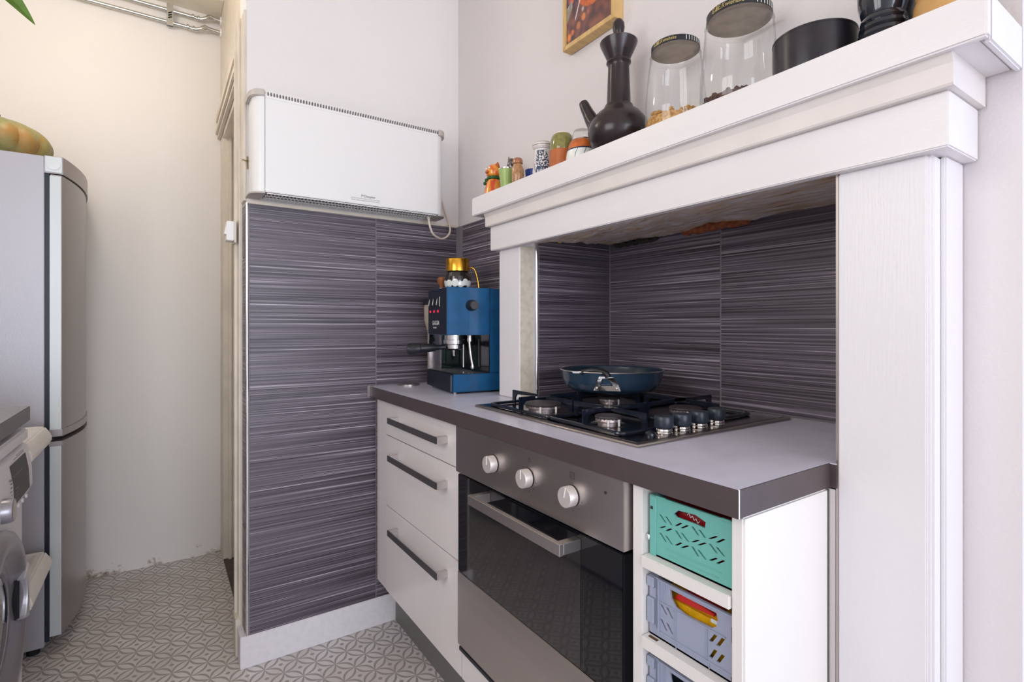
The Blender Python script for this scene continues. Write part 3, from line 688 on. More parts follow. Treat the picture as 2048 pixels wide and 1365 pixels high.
for zc, lab in ((0.609, 'blue grey plastic crate with yellow packets on the middle shelf'), (0.476, 'blue grey plastic crate on the lowest visible shelf')):
    o = zc-0.609
    c2 = crate('storage_crate', lab, M_bluegrey, zc, 0.4405, 0.5955, 0.678, 0.098, H(o), 'folding crates on the open shelves')
    boxes('raised_rim', M_bluegrey, [(0.6745, 0.679, 0.4405, 0.5750, 0.7045+o, 0.7075+o), (0.6755, 0.679, 0.4530, 0.5750, 0.6700+o, 0.6715+o), (0.6755, 0.679, 0.4405, 0.5750, 0.6205+o, 0.6225+o),
        (0.6745, 0.679, 0.5730, 0.5750, 0.6200+o, 0.7060+o), (0.6760, 0.679, 0.5405, 0.5412, 0.6225+o, 0.6700+o), (0.6760, 0.679, 0.4835, 0.4842, 0.6225+o, 0.6700+o), (0.6762, 0.679, 0.5620, 0.5630, 0.6715+o, 0.7045+o), (0.6762, 0.679, 0.5400, 0.5412, 0.6100+o, 0.6205+o), (0.6762, 0.679, 0.4800, 0.4812, 0.6100+o, 0.6205+o)], 0.0003, c2)
    boxes('corner_post', M_bluegrey, [(0.672, 0.690, 0.5825, 0.5965, 0.690+o, 0.7065+o), (0.676, 0.690, 0.5815, 0.5945, 0.672+o, 0.690+o), (0.672, 0.690, 0.5825, 0.5965, 0.630+o, 0.672+o), (0.6755, 0.690, 0.5795, 0.5815, 0.625+o, 0.705+o)], 0.0012, c2)
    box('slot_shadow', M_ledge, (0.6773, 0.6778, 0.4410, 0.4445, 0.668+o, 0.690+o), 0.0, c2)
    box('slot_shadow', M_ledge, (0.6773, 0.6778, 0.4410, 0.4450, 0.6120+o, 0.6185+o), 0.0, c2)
# packets inside the crates
pk = thing('food_packet', 'dark red food packet inside the mint green crate', 'packet', (0.72, 0.51, 0.7455))
bm = bmesh.new(); add_box(bm, 0.688, 0.735, 0.447, 0.588, 0.7455, 0.835, 0.006, 2); link('bag', bm, M_red, pk, True)
tube('bag_print', M_print, smooth_path([(0.6872, 0.527-0.0032*k, 0.826-0.0011*k+(0.0022 if k % 2 else -0.0022)) for k in range(8)], 4), 0.0005, pk, 6)
pk = thing('food_packet', 'yellow packet with a red top inside the blue grey crate', 'packet', (0.72, 0.51, 0.6125))
bm = bmesh.new(); add_box(bm, 0.689, 0.735, 0.447, 0.590, 0.6125, 0.6850, 0.006, 2); link('bag', bm, M_yellow, pk, True)
bm = bmesh.new(); add_prism(bm, [(0.555, 0.681), (0.545, 0.692), (0.53, 0.696), (0.48, 0.689), (0.48, 0.6845)], 'x', 0.688, 0.733, 0.001); link('bag_top', bm, M_redb, pk)
bm = bmesh.new(); add_box(bm, 0.6878, 0.690, 0.468, 0.486, 0.6745, 0.6805, 0.0008); link('bag_print', bm, M_print, pk)
pk = thing('food_packet', 'dark green packet in the lowest blue grey crate', 'packet', (0.72, 0.51, 0.4795))
bm = bmesh.new(); add_box(bm, 0.695, 0.735, 0.455, 0.565, 0.4795, 0.535, 0.006, 2); link('bag', bm, mat('dark_green_packet', (0.01, 0.03, 0.03), 0.3), pk, True)

# ================================================================== hob
hb = thing('gas_hob', 'stainless steel four-burner gas hob with black pan supports', 'hob', (0.975, 0.95, 0.9))
prof = [(0.715, 0.655), (1.238, 0.655), (1.238, 1.248), (0.715, 1.248)]
bm = bmesh.new(); add_box(bm, 0.715, 1.240, 0.655, 1.248, 0.9003, 0.9060, 0.0028, 3); link('rim', bm, M_hobedge, hb, True)
bm = bmesh.new(); add_box(bm, 0.728, 1.228, 0.668, 1.236, 0.9055, 0.9068, 0.0005); link('steel_top', bm, M_hob, hb)
ZG = 0.945
def burner(x, y, R, wells):
    b = lathe('burner', M_burnring, [(0.0, 0.9068), (R*0.80, 0.9068), (R*0.80, 0.912), (R*0.98, 0.914), (R*0.98, 0.9185), (R*0.90, 0.9215), (0, 0.9215)], (x, y, 0), hb, 40, cap=False)
    bm = bmesh.new()
    n = int(R*700)
    for k in range(n):
        a = 2*PI*k/n
        b2 = bmesh.new(); add_box(b2, R*0.82, R*0.985, -0.0011, 0.0011, 0.9183, 0.9222); merge(bm, b2, T(x, y, 0) @ RZ(a))
    link('flame_slots', bm, M_burner, b)
    lathe('burner_cap', M_burner, [(0, 0.9218), (R*1.0, 0.9218), (R*1.03, 0.9232), (R*0.98, 0.926), (R*0.55, 0.9275), (0, 0.9272)], (x, y, 0), b, 40, cap=False)
    lathe('drip_dish', M_hob, [(R*0.8, 0.9069), (R*1.35, 0.9072), (R*1.5, 0.9080), (R*1.62, 0.9069)], (x, y, 0), b, 48, cap=False)
    for a in (-1.75, -0.85):
        tube('spark_plug', M_print, [(x+math.cos(a-0.6)*R*1.02, y+math.sin(a-0.6)*R*1.02, 0.9068), (x+math.cos(a-0.6)*R*1.02, y+math.sin(a-0.6)*R*1.02, 0.9200)], 0.0024, b, 8)
BR = [(0.815, 1.068, 0.046), (0.815, 0.832, 0.0285), (1.045, 1.062, 0.031), (1.055, 0.815, 0.0375)]
for x, y, R in BR: burner(x, y, R, None)
def finger(bm, x0, y0, x1, y1, zt=ZG):
    """blade standing on the frame at (x0,y0), reaching towards (x1,y1)"""
    d = Vector((x1-x0, y1-y0, 0)); L = d.length; a = math.atan2(d.y, d.x)
    b2 = bmesh.new()
    add_prism(b2, [(0, 0.9085), (0.013, 0.9085), (0.014, 0.925), (0.022, 0.934), (L, 0.9385), (L, zt), (0.002, zt), (0, zt-0.002)], 'y', -0.0022, 0.0022, 0.0007)
    merge(bm, b2, T(x0, y0, 0) @ RZ(a))
def grate(x0, x1, y0, y1, cells_):
    bm = bmesh.new(); r = 0.014
    pts = []
    for (cx, cy, a0) in ((x1-r, y1-r, 0), (x0+r, y1-r, 90), (x0+r, y0+r, 180), (x1-r, y0+r, 270)):
        for k in range(5): pts.append((cx+r*math.cos(math.radians(a0+k*22.5)), cy+r*math.sin(math.radians(a0+k*22.5)), 0.9115))
    add_tube(bm, pts, 0.0042, 8, closed=True)
    ym = sorted(set([c[1] for c in cells_]))
    for (cx, cy, R, ex0, ex1, ey0, ey1) in cells_:
        finger(bm, ex0, cy, cx-R*0.55, cy); finger(bm, ex1, cy, cx+R*0.55, cy)
        finger(bm, cx, ey0, cx, cy-R*0.55); finger(bm, cx, ey1, cx, cy+R*0.55)
    xm = (cells_[0][0]+cells_[1][0])/2
    add_tube(bm, [(xm, y0+0.004, 0.9115), (xm, y1-0.004, 0.9115)], 0.0042, 8)
    g_ = link('pan_support', bm, M_blackmet, hb, True)
    for (x, y) in ((x0+0.01, y0+0.01), (x1-0.01, y0+0.01), (x0+0.01, y1-0.01), (x1-0.01, y1-0.01)):
        lathe('rubber_foot', M_dark, [(0.004, 0.9068), (0.004, 0.911)], (x, y, 0), g_, 10)
xm = 0.93
grate(0.740, 1.180, 0.950, 1.205, [(0.815, 1.068, 0.046, 0.740, xm, 0.950, 1.205), (1.045, 1.062, 0.031, 1.180, xm, 0.950, 1.205)])
grate(0.740, 1.180, 0.722, 0.946, [(0.815, 0.832, 0.0285, 0.740, xm, 0.722, 0.946), (1.055, 0.832, 0.0375, 1.180, xm, 0.722, 0.946)])
for (x, y) in ((0.838, 0.6985), (0.890, 0.6960), (0.948, 0.6970), (1.010, 0.6980)):
    k = lathe('knob', mat('knob_graphite', (0.022, 0.030, 0.045), 0.34), [(0, 0.9185), (0.0180, 0.9185), (0.0190, 0.920), (0.0190, 0.9400), (0.0180, 0.9415), (0, 0.9415)], (x, y, 0), hb, 36, cap=False)
    lathe('knob_collar', M_chrome, [(0.0162, 0.9068), (0.0168, 0.9085), (0.0156, 0.911), (0.0166, 0.913), (0.0156, 0.9165), (0.0138, 0.9187)], (x, y, 0), k, 32)
ig = lathe('ignition_button', M_blackmet, [(0.0110, 0.9068), (0.0105, 0.911), (0.0060, 0.9155), (0, 0.9165)], (0.800, 0.7005, 0), hb, 28)

# ================================================================== pan
PX, PY, PR = 1.040, 1.050, 0.1405
pn = thing('saute_pan', 'dark blue enamel saute pan on the rear hob burner', 'pan', (PX, PY, ZG))
lathe('pan_body', M_pan, [(0, ZG+0.0005), (0.100, ZG+0.0005), (0.113, ZG+0.003), (0.127, ZG+0.014), (0.1355, ZG+0.032), (0.1390, ZG+0.0525), (0.1415, ZG+0.0565), (0.1405, ZG+0.058), (0.1365, ZG+0.055), (0.1365, ZG+0.052)], (PX, PY, 0), pn, 72, cap=False)
lathe('pan_inside', M_panin, [(0, ZG+0.005), (0.098, ZG+0.005), (0.118, ZG+0.016), (0.1310, ZG+0.034), (0.1366, ZG+0.054)], (PX, PY, 0), pn, 72, cap=False)
# bracket riveted to the side facing the room, with a curved grip over the rim
ang = math.atan2(-PY*0.93, -PX*1.09)
def PP(a, r, z): return Vector((PX+r*math.cos(a), PY+r*math.sin(a), z))
bm = bmesh.new()
outer = [(-0.0345, -0.023), (0.0345, -0.023), (0.0285, -0.006), (0.017, 0.013), (-0.002, 0.0155), (-0.019, 0.0145), (-0.024, 0.004)]
hole = [(-0.017, -0.009), (0.016, -0.009), (0.007, 0.005), (-0.001, 0.0100), (-0.012, 0.0095)]
b2 = curve_mesh([outer, hole], 0.0009)
for v in b2.verts:
    a = ang + v.co.x/0.137; r = 0.1365 + (v.co.y)*0.12 + v.co.z + 0.0012; v.co = PP(a, r, ZG+0.0345+v.co.y*0.98)
merge(bm, b2); br = link('handle_bracket', bm, M_chrome, pn)
for (u_, v_) in ((-0.0255, -0.016), (0.025, -0.016), (-0.0185, 0.009)):
    b2 = bmesh.new(); bmesh.ops.create_icosphere(b2, subdivisions=2, radius=0.0032)
    b2.transform(T(*PP(ang+u_/0.137, 0.1385+v_*0.12, ZG+0.0345+v_))); link('rivet', b2, M_chrome, br, True)
gp = [PP(ang+0.02, 0.140, ZG+0.047), PP(ang+0.0, 0.1395, ZG+0.055), PP(ang-0.12, 0.132, ZG+0.060), PP(ang-0.28, 0.128, ZG+0.062), PP(ang-0.42, 0.132, ZG+0.060), PP(ang-0.50, 0.139, ZG+0.057)]
lathe('rim_line', M_satin, [(0.1405, ZG+0.0555), (0.1422, ZG+0.0570), (0.1410, ZG+0.0588), (0.1385, ZG+0.0575)], (PX, PY, 0), pn, 72, cap=False)
tube('grip', M_black, smooth_path(gp, 6), [0.004]*3+[0.0065]*24+[0.0045]*4 if False else 0.0075, pn, 12)
b2 = bmesh.new(); add_box(b2, -0.018, 0.018, -0.006, 0.006, -0.0025, 0.0025, 0.002); b2.transform(T(*PP(ang-0.56, 0.1375, ZG+0.0565)) @ RZ(ang+PI/2)); link('grip_tip', b2, M_chrome, pn, True)

# ================================================================== coffee machine (local frame, turned a few degrees)
cm = thing('espresso_machine', 'blue metal espresso machine with black portafilter beside the white pillar', 'coffee machine', (0.786, 1.509, 0.9), math.radians(-7), local=True)
WB, WU = 0.262, 0.185
bm = bmesh.new(); add_box(bm, 0.0, 0.217, 0.0, WB, 0.006, 0.064, 0.003); base = link('base', bm, M_blue, cm)
bm = bmesh.new(); add_box(bm, -0.004, 0.001, 0.004, WB-0.002, 0.008, 0.066, 0.0022); link('drip_tray_front', bm, M_blueshade, cm)
bm = bmesh.new(); add_tube(bm, [(-0.0045, 0.0035, 0.01), (-0.0045, 0.0035, 0.062)], 0.0009, 6); link('front_trim', bm, M_chrome, cm, True)
bm = bmesh.new(); add_box(bm, 0.003, 0.125, 0.006, WB-0.008, 0.062, 0.0655, 0.001); link('drip_grid', bm, M_black, cm)
bm = bmesh.new()
for i in range(9):
    for j in range(15): add_box(bm, 0.012+i*0.0115, 0.019+i*0.0115, 0.016+j*0.0155, 0.027+j*0.0155, 0.0654, 0.0665)
o = link('grid_pattern', bm, M_chrome, cm); o['kind'] = 'stuff'
bm = bmesh.new(); add_box(bm, 0.132, 0.217, 0.003, WB, 0.064, 0.348, 0.003); link('body_column', bm, M_blue, cm)
bm = bmesh.new(); add_box(bm, 0.1295, 0.1325, 0.004, WB-0.003, 0.066, 0.193, 0.0005); link('back_splash', bm, mat('mirror_black', (0.018, 0.022, 0.028), 0.06, metal=0.5), cm)
bm = bmesh.new(); add_box(bm, 0.004, 0.130, WB-0.006, WB-0.001, 0.066, 0.193, 0.0005); link('side_splash', bm, mat('dark_green_mirror', (0.05, 0.07, 0.065), 0.08, metal=0.9), cm)
bm = bmesh.new(); add_box(bm, 0.002, 0.050, WB-0.009, WB-0.006, 0.066, 0.193, 0.0005); link('steel_plate', bm, mat('mirror_steel', (0.52, 0.47, 0.47), 0.10, metal=1.0), cm)
bm = bmesh.new(); add_prism(bm, [(-0.020, 0.0), (0.132, 0.0), (0.132, WU), (-0.020, WU)], 'z', 0.193, 0.349, 0.0025); link('upper_housing', bm, M_blue, cm)
bm = bmesh.new(); add_box(bm, -0.0235, -0.019, 0.004, WU-0.002, 0.195, 0.347, 0.001); fr = link('front_panel', bm, M_blueshade, cm)
def fx(y, z, x=-0.0236): return T(x, y, z) @ FACE_X
for k in range(3):
    y = 0.158-0.040*k
    bm = bmesh.new(); add_box(bm, -0.028, -0.0235, y-0.014, y+0.014, 0.290, 0.318, 0.0015); s = link('rocker_switch', bm, M_black, cm)
    bm = bmesh.new()
    add_prism(bm, [(y+0.010, 0.293), (y+0.004, 0.305), (y-0.004, 0.314), (y-0.001, 0.302), (y+0.004, 0.293)], 'x', -0.0286, -0.028)
    link('switch_mark', bm, M_print, s)
    bm = bmesh.new(); add_box(bm, -0.0250, -0.0236, y-0.005, y+0.005, 0.268, 0.276, 0.0008); link('indicator_lamp', bm, M_redlamp, cm)
bm = bmesh.new(); add_box(bm, -0.0245, -0.0236, 0.060, 0.064, 0.288, 0.320); link('switch_trim', bm, M_print, cm)
text('logo', 'GAGGIA', 0.021, M_print, fx(0.138, 0.226), cm, sx=0.95, spacing=0.92)
text('logo_line', 'MILANO', 0.0085, M_print, fx(0.128, 0.214), cm, sx=1.1)
kn = lathe('steam_knob', M_black, [(0, 0.0), (0.018, 0.0), (0.0175, 0.018), (0.0150, 0.030), (0.0140, 0.032), (0, 0.032)], (0.062, 0.0, 0.290), cm, 32, cap=False, M=RX(PI/2))
lathe('knob_face', mat('knob_face_grey', (0.06, 0.055, 0.058), 0.5), [(0, 0.0320), (0.0128, 0.0320), (0.0128, 0.0326), (0, 0.0326)], (0.062, 0.0, 0.290), kn, 28, cap=False, M=RX(PI/2))
gh = lathe('group_head', M_chrome, [(0, 0.1935), (0.032, 0.1935), (0.032, 0.176), (0.036, 0.175), (0.036, 0.162), (0.030, 0.158), (0, 0.158)], (0.040, 0.095, 0), cm, 40, cap=False)
pf = lathe('portafilter', M_chrome, [(0, 0.158), (0.029, 0.158), (0.029, 0.146), (0.020, 0.140), (0, 0.140)], (0.040, 0.095, 0), cm, 36, cap=False)
hp = [(0.010, 0.100, 0.151), (-0.018, 0.108, 0.150), (-0.024, 0.110, 0.150), (-0.070, 0.122, 0.147), (-0.072, 0.1225, 0.147), (-0.105, 0.131, 0.144), (-0.112, 0.133, 0.1435)]
tube('handle', M_black, hp, [0.008, 0.009, 0.0135, 0.0150, 0.0180, 0.0200, 0.0175], pf, 20)
tube('handle_cap', mat('cap_grey', (0.05, 0.05, 0.055), 0.25), [(-0.1115, 0.1328, 0.1435), (-0.1145, 0.1336, 0.1433)], [0.0155, 0.0125], pf, 20)
tube('spout', M_chrome, [(0.040, 0.095, 0.142), (0.040, 0.095, 0.132), (0.040, 0.095, 0.120)], [0.007, 0.005, 0.004], pf, 12)
tube('steam_wand', M_satin, smooth_path([(0.070, 0.028, 0.190), (0.069, 0.027, 0.170), (0.071, 0.022, 0.130), (0.075, 0.016, 0.092), (0.0755, 0.0155, 0.086)], 4), 0.0042, cm, 14)
lathe('wand_nut', M_satin, [(0.0075, 0.170), (0.0085, 0.178), (0.0070, 0.185), (0.0085, 0.192)], (0.070, 0.027, 0), cm, 20)
lathe('wand_tip', M_satin, [(0, 0.078), (0.005, 0.080), (0.0065, 0.086), (0.0045, 0.095)], (0.0755, 0.0155, 0), cm, 16)
tube('drip_pipe', M_satin, [(0.100, 0.160, 0.175), (0.100, 0.160, 0.075)], 0.003, cm, 10)
for (x, y) in ((0.012, 0.012), (0.012, WB-0.014), (0.20, 0.012), (0.20, WB-0.014)):
    lathe('foot', M_satin, [(0.005, 0.0), (0.006, 0.006)], (x, y, 0), cm, 14)
# things on and behind it
CT = 0.9+0.3492
jg = thing('coffee_jug', 'round glass coffee jug with gold lid on the coffee machine', 'jug', (0.853, 1.595, CT))
JX, JY = 0.850, 1.597
def pebbles(th, z):
    for (a, zz, rw, rh) in ((-2.75, 0.017, 0.30, 0.0135), (-2.25, 0.019, 0.27, 0.0145), (-1.80, 0.014, 0.28, 0.011), (-1.45, 0.022, 0.25, 0.0125), (-1.05, 0.016, 0.30, 0.0135), (-0.62, 0.018, 0.26, 0.0135), (-3.2, 0.016, 0.3, 0.0135)):
        d = (th-a+PI) % (2*PI)-PI
        q = (d/rw)**2+((z-zz)/rh)**2
        if q < 0.86: return (0.74, 0.75, 0.70)
    return (0.020, 0.016, 0.016)
lathe_col('glass_body', [(0.001, 0.0), (0.038, 0.0), (0.0445, 0.010), (0.0470, 0.028), (0.045, 0.042), (0.038, 0.056), (0.0335, 0.062), (0.0325, 0.066)], (JX, JY, CT), M_jugprint, pebbles, jg, seg=140, rows=80)
lathe('gold_lid', M_gold, [(0.0335, 0.062), (0.0410, 0.061), (0.0410, 0.101), (0.0395, 0.103), (0, 0.103)], (JX, JY, CT), jg, 48, cap=False)
tube('handle', M_gold, smooth_path([(JX+0.030, JY-0.020, CT+0.070), (JX+0.040, JY-0.022, CT+0.074), (JX+0.052, JY-0.026, CT+0.068), (JX+0.062, JY-0.030, CT+0.035), (JX+0.066, JY-0.031, CT+0.004)], 5), 0.0028, jg, 10)
tp = thing('tamper', 'brown wooden handled tamper behind the gold-lidded jug', 'tamper', (0.812, 1.648, CT))
lathe('handle', M_walnut, [(0.008, 0.006), (0.009, 0.014), (0.017, 0.026), (0.0185, 0.036), (0.013, 0.044), (0, 0.046)], (0.820, 1.655, CT), tp, 28)
lathe('steel_base', M_chrome, [(0, 0), (0.012, 0), (0.012, 0.006), (0, 0.006)], (0.820, 1.655, CT), tp, 28, cap=False)
bj = thing('beige_flask', 'beige flask with black lid half hidden behind the coffee machine', 'flask', (0.884, 1.860, 0.9))
lathe('flask_body', M_beige, [(0, 0), (0.022, 0), (0.023, 0.02), (0.023, 0.20), (0.036, 0.245), (0.037, 0.30), (0.033, 0.306), (0, 0.306)], (0.884, 1.860, 0.9), bj, 32, cap=False)
lathe('lid', M_black, [(0.040, 0.306), (0.040, 0.322), (0.036, 0.328), (0, 0.328)], (0.884, 1.860, 0.9), bj, 32)
sk = thing('pop_up_socket', 'flat steel socket cover set in the worktop corner', 'socket', (0.78, 1.85, 0.9))
lathe('steel_cover', M_steel, [(0, 0.0002), (0.042, 0.0002), (0.042, 0.0055), (0.040, 0.0065), (0, 0.0065)], (0.778, 1.852, 0.9), sk, 32, cap=False)

# ================================================================== convector heater on the partition
ht = thing('convector_heater', 'white enamel wall convector heater above the striped tiles', 'heater', (0.56, 1.86, 1.54))
X0, X1, Z0, Z1 = 0.240, 0.905, 1.543, 1.862
YF, YB = 1.800, 1.912
def rounded_front(x0, x1, yf, yb, r, n=7):
    pts = [(x0, yb)]
    for k in range(n+1):
        a = PI + (PI/2)*k/n; pts.append((x0+r*0.75+r*0.75*math.cos(a), yf+r+r*math.sin(a)))
    for k in range(n+1):
        a = 1.5*PI + (PI/2)*k/n; pts.append((x1-r*0.75+r*0.75*math.cos(a), yf+r+r*math.sin(a)))
    pts.append((x1, yb)); return pts
bm = bmesh.new(); add_prism(bm, rounded_front(X0, X1, YF, YB-0.014, 0.045), 'z', Z0+0.003, Z1-0.004); link('casing', bm, M_heater, ht, True)
bm = bmesh.new(); add_box(bm, X0+0.0333, X0+0.0345, YF-0.0012, YF+0.004, Z0+0.003, Z1-0.004); link('casing_seam', bm, M_print_g, ht)
bm = bmesh.new(); add_box(bm, X0+0.036, X1-0.032, YF-0.0018, YF+0.002, Z0+0.004, Z1-0.020, 0.0008); link('front_sheet', bm, M_heater, ht)
for (a, b) in ((X0-0.010, X0+0.034), (X1-0.030, X1+0.012)):
    left = a < 0.5
    pts = [(p_[0], p_[1]) for p_ in rounded_front(X0-0.009, X1+0.010, YF-0.005, YB-0.010, 0.05)]
    poly = [q for q in pts if (q[0] <= b if left else q[0] >= a)]
    poly = (poly + [(b, YF-0.004), (b, YB-0.01)]) if left else ([(a, YB-0.01), (a, YF-0.004)] + poly)
    bm = bmesh.new(); add_prism(bm, poly, 'z', Z1-0.016, Z1+0.006, 0.003)
    cp = link('end_cap', bm, M_heatcap, ht, True)
    if left:
        bm = bmesh.new(); add_lathe(bm, [(0.020, 0), (0.020, 0.004), (0.018, 0.006), (0, 0.006)], X0+0.018, YF+0.045, Z1+0.006, 24); link('dial_cover', bm, M_heatcap, cp, True)
    bm = bmesh.new(); add_prism(bm, poly, 'z', Z0-0.003, Z0+0.003, 0.001); link('bottom_cap', bm, M_heatcap, ht, True)
# top grille: open slots between narrow bars
bm = bmesh.new(); add_box(bm, X0+0.036, X1-0.032, YF+0.002, YB-0.016, Z1-0.006, Z1-0.003); link('grille_tray', bm, M_grillegap, ht)
bm = bmesh.new(); n = 66
for k in range(n+1):
    x = X0+0.038+(X1-X0-0.072)*k/n; add_box(bm, x-0.0017, x+0.0017, YF-0.002, YB-0.016, Z1-0.006, Z1+0.004)
add_box(bm, X0+0.036, X1-0.032, YF-0.002, YF+0.0005, Z1-0.020, Z1-0.012)
add_box(bm, X0+0.036, X1-0.032, YF+0.045, YF+0.048, Z1, Z1+0.0045); add_box(bm, X0+0.036, X1-0.032, YB-0.018, YB-0.014, Z1-0.006, Z1+0.0045)
o = link('top_grille', bm, M_heater, ht); o['kind'] = 'stuff'
bm = bmesh.new()
for k in range(n+1):
    x = X0+0.043+(X1-X0-0.076)*k/n; add_box(bm, x-0.0018, x+0.0018, YF-0.0026, YF, Z1-0.011, Z1-0.001)
o = link('front_slots', bm, M_grillegap, ht); o['kind'] = 'stuff'
bm = bmesh.new(); add_box(bm, X0+0.04, X1-0.036, YF+0.004, YB-0.020, Z0+0.001, Z0+0.004); link('lower_tray', bm, M_grillegap, ht)
bm = bmesh.new()
for k in range(53):
    x = X0+0.044+(X1-X0-0.084)*k/52; b2 = bmesh.new(); add_box(b2, -0.0011, 0.0011, -0.050, 0.050, -0.0015, 0.0015); merge(bm, b2, T(x, (YF+YB)/2-0.008, Z0-0.0005))
for y in (YF+0.003, YF+0.040, YF+0.073, YB-0.020): add_box(bm, X0+0.040, X1-0.036, y-0.001, y+0.001, Z0-0.002, Z0+0.001)
o = link('lower_grille', bm, M_heater, ht); o['kind'] = 'stuff'
bm = bmesh.new()
for x in (X0+0.08, X1-0.12): add_box(bm, x, x+0.04, YB-0.016, 1.9165, Z0+0.05, Z1-0.05)
link('wall_bracket', bm, M_satin, ht)
text('logo', 'Dimplex', 0.0115, M_inkblack, T(0.590, YF-0.0020, Z0+0.0285) @ FACE_Y, ht, sx=1.05, spacing=0.95)
bm = bmesh.new()
for k in range(3): add_box(bm, 0.580+k*0.003, 0.5815+k*0.003, YF-0.0022, YF-0.0018, Z0+0.029+0.0015*k, Z0+0.037)
link('logo_mark', bm, M_print_g, ht)
text('small_print', 'DO NOT COVER OR OBSTRUCT THE AIR OUTLET GRILLE', 0.0042, M_print_g, T(0.545, YF-0.0020, Z0+0.0215) @ FACE_Y, ht, sx=0.94)
text('small_print', 'BEFORE CLEANING READ THE INSTRUCTION LEAFLET', 0.0042, M_print_g, T(0.545, YF-0.0020, Z0+0.0150) @ FACE_Y, ht, sx=0.98)
cord = smooth_path([(X1+0.002, 1.86, 1.660), (X1+0.012, 1.875, 1.650), (X1+0.045, 1.892, 1.585), (X1+0.068, 1.895, 1.525), (X1+0.058, 1.886, 1.490), (X1+0.020, 1.870, 1.468), (X1-0.025, 1.85, 1.478), (X1-0.045, 1.84, 1.505), (X1-0.052, 1.84, 1.540)], 7)
tube('power_cord', M_cord, cord, 0.0042, ht, 10)
tube('cord_grip', M_cord, [(X1-0.050, 1.84, 1.530), (X1-0.052, 1.84, 1.545)], 0.006, ht, 10)
bm = bmesh.new(); add_lathe(bm, [(0.010, 0), (0.010, 0.006), (0.008, 0.008), (0, 0.008)], 0, 0, 0, 20, M=RY(PI/2)); bm.transform(T(X1, 1.862, 1.632)); link('thermostat_dial', bm, M_heatcap, ht, True)
ck = thing('brass_hook', 'small brass cabin hook at the left edge of the heater', 'hook', (0.238, 1.916, 1.66))
bm = bmesh.new(); add_box(bm, 0.237, 0.262, 1.9145, 1.9172, 1.640, 1.682, 0.0006); link('plate', bm, M_brass, ck)
tube('hook_arm', M_brass, smooth_path([(0.249, 1.915, 1.664), (0.242, 1.905, 1.664), (0.226, 1.902, 1.664), (0.221, 1.902, 1.664)], 4), 0.0022, ck, 8)

# ================================================================== light switch on the door casing
sw = thing('light_switch', 'white surface light switch on the door casing', 'light switch', (0.215, 2.01, 1.45))
box('base_plate', M_cream, (0.208, 0.2138, 1.985, 2.058, 1.405, 1.485), 0.001, sw)
box('switch_box', M_white, (0.186, 0.208, 1.992, 2.050, 1.412, 1.477), 0.002, sw)
bm = bmesh.new(); add_prism(bm, [(0.187, 1.432), (0.180, 1.434), (0.185, 1.462), (0.187, 1.462)], 'y', 2.002, 2.040, 0.0006); link('rocker', bm, M_white, sw)

# ================================================================== heating pipes high on the far wall
for i, (z, dz) in enumerate(((2.553, 0.013), (2.609, 0.014))):
    t_ = thing('heating_pipe', ('lower' if i == 0 else 'upper')+' of the two galvanised pipes high on the cream wall', 'pipe', (-0.3, 2.935, z), 0, 'galvanised heating pipes')
    xs = 0.105+0.02*i
    path = [(-0.92, 2.937, z), (xs, 2.937, z)] + smooth_path([(xs+0.02, 2.937, z-0.001), (xs+0.035, 2.934, z-0.003), (xs+0.058, 2.925, z+0.004), (xs+0.075, 2.925, z+dz+0.005), (xs+0.09, 2.929, z+dz+0.002)], 4) + [(0.248, 2.930, z+dz)]
    tube('tube', M_galv, path, 0.0085, t_, 16)
    for x, zz in ((xs+0.006, z), (xs+0.030, z-0.001), (xs+0.078, z+dz+0.003), (xs+0.096, z+dz+0.001)):
        tube('fitting', M_galv, [(x-0.005, 2.935, zz), (x-0.003, 2.935, zz), (x+0.003, 2.935, zz), (x+0.005, 2.935, zz)], [0.010, 0.0125, 0.0125, 0.010], t_, 16)
    bm = bmesh.new(); add_lathe(bm, [(0.021, 0), (0.019, 0.005), (0.012, 0.006)], 0, 0, 0, 20, M=RY(-PI/2)); bm.transform(T(0.2495, 2.930, z+dz)); link('wall_collar', bm, M_white, t_, True)
pb = thing('pipe_bracket', 'galvanised double bracket clamping both pipes to the wall', 'bracket', (0.039, 2.95, 2.53))
box('strap', M_galv, (0.026, 0.052, 2.922, 2.9275, 2.535, 2.635), 0.0012, pb)
box('back_strap', M_galv, (0.026, 0.052, 2.947, 2.952, 2.535, 2.635), 0.0012, pb)
for z in (2.570, 2.581, 2.592): tube('screw', M_dark, [(0.032, 2.920, z-0.004), (0.046, 2.920, z+0.004)], 0.0022, pb, 8)
tube('wall_stud', M_galv, [(0.039, 2.952, 2.582), (0.039, 2.97, 2.582)], 0.004, pb, 8)
box('clamp_post', M_galv, (0.034, 0.044, 2.9275, 2.947, 2.576, 2.588), 0.001, pb)

# ================================================================== framed picture
FY0, FY1, FZ0, FZ1, FX0 = 0.976, 1.187, 1.925, 2.245, 0.9785
pf_ = thing('picture_frame', 'pine framed food photograph hanging above the mantel shelf', 'picture', (0.99, 1.08, FZ0))
def fr_bar(poly):
    bm = bmesh.new(); add_prism(bm, poly, 'x', FX0, yx(1.0)-0.0005, 0.001); link('frame_bar', bm, M_beech, pf_)
wv = 0.014
fr_bar([(FY0, FZ0), (FY1, FZ0), (FY1-wv, FZ0+wv), (FY0+wv, FZ0+wv)])
fr_bar([(FY1, FZ0), (FY1, FZ1), (FY1-wv, FZ1-wv), (FY1-wv, FZ0+wv)])
fr_bar([(FY1, FZ1), (FY0, FZ1), (FY0+wv, FZ1-wv), (FY1-wv, FZ1-wv)])
fr_bar([(FY0, FZ1), (FY0, FZ0), (FY0+wv, FZ0+wv), (FY0+wv, FZ1-wv)])
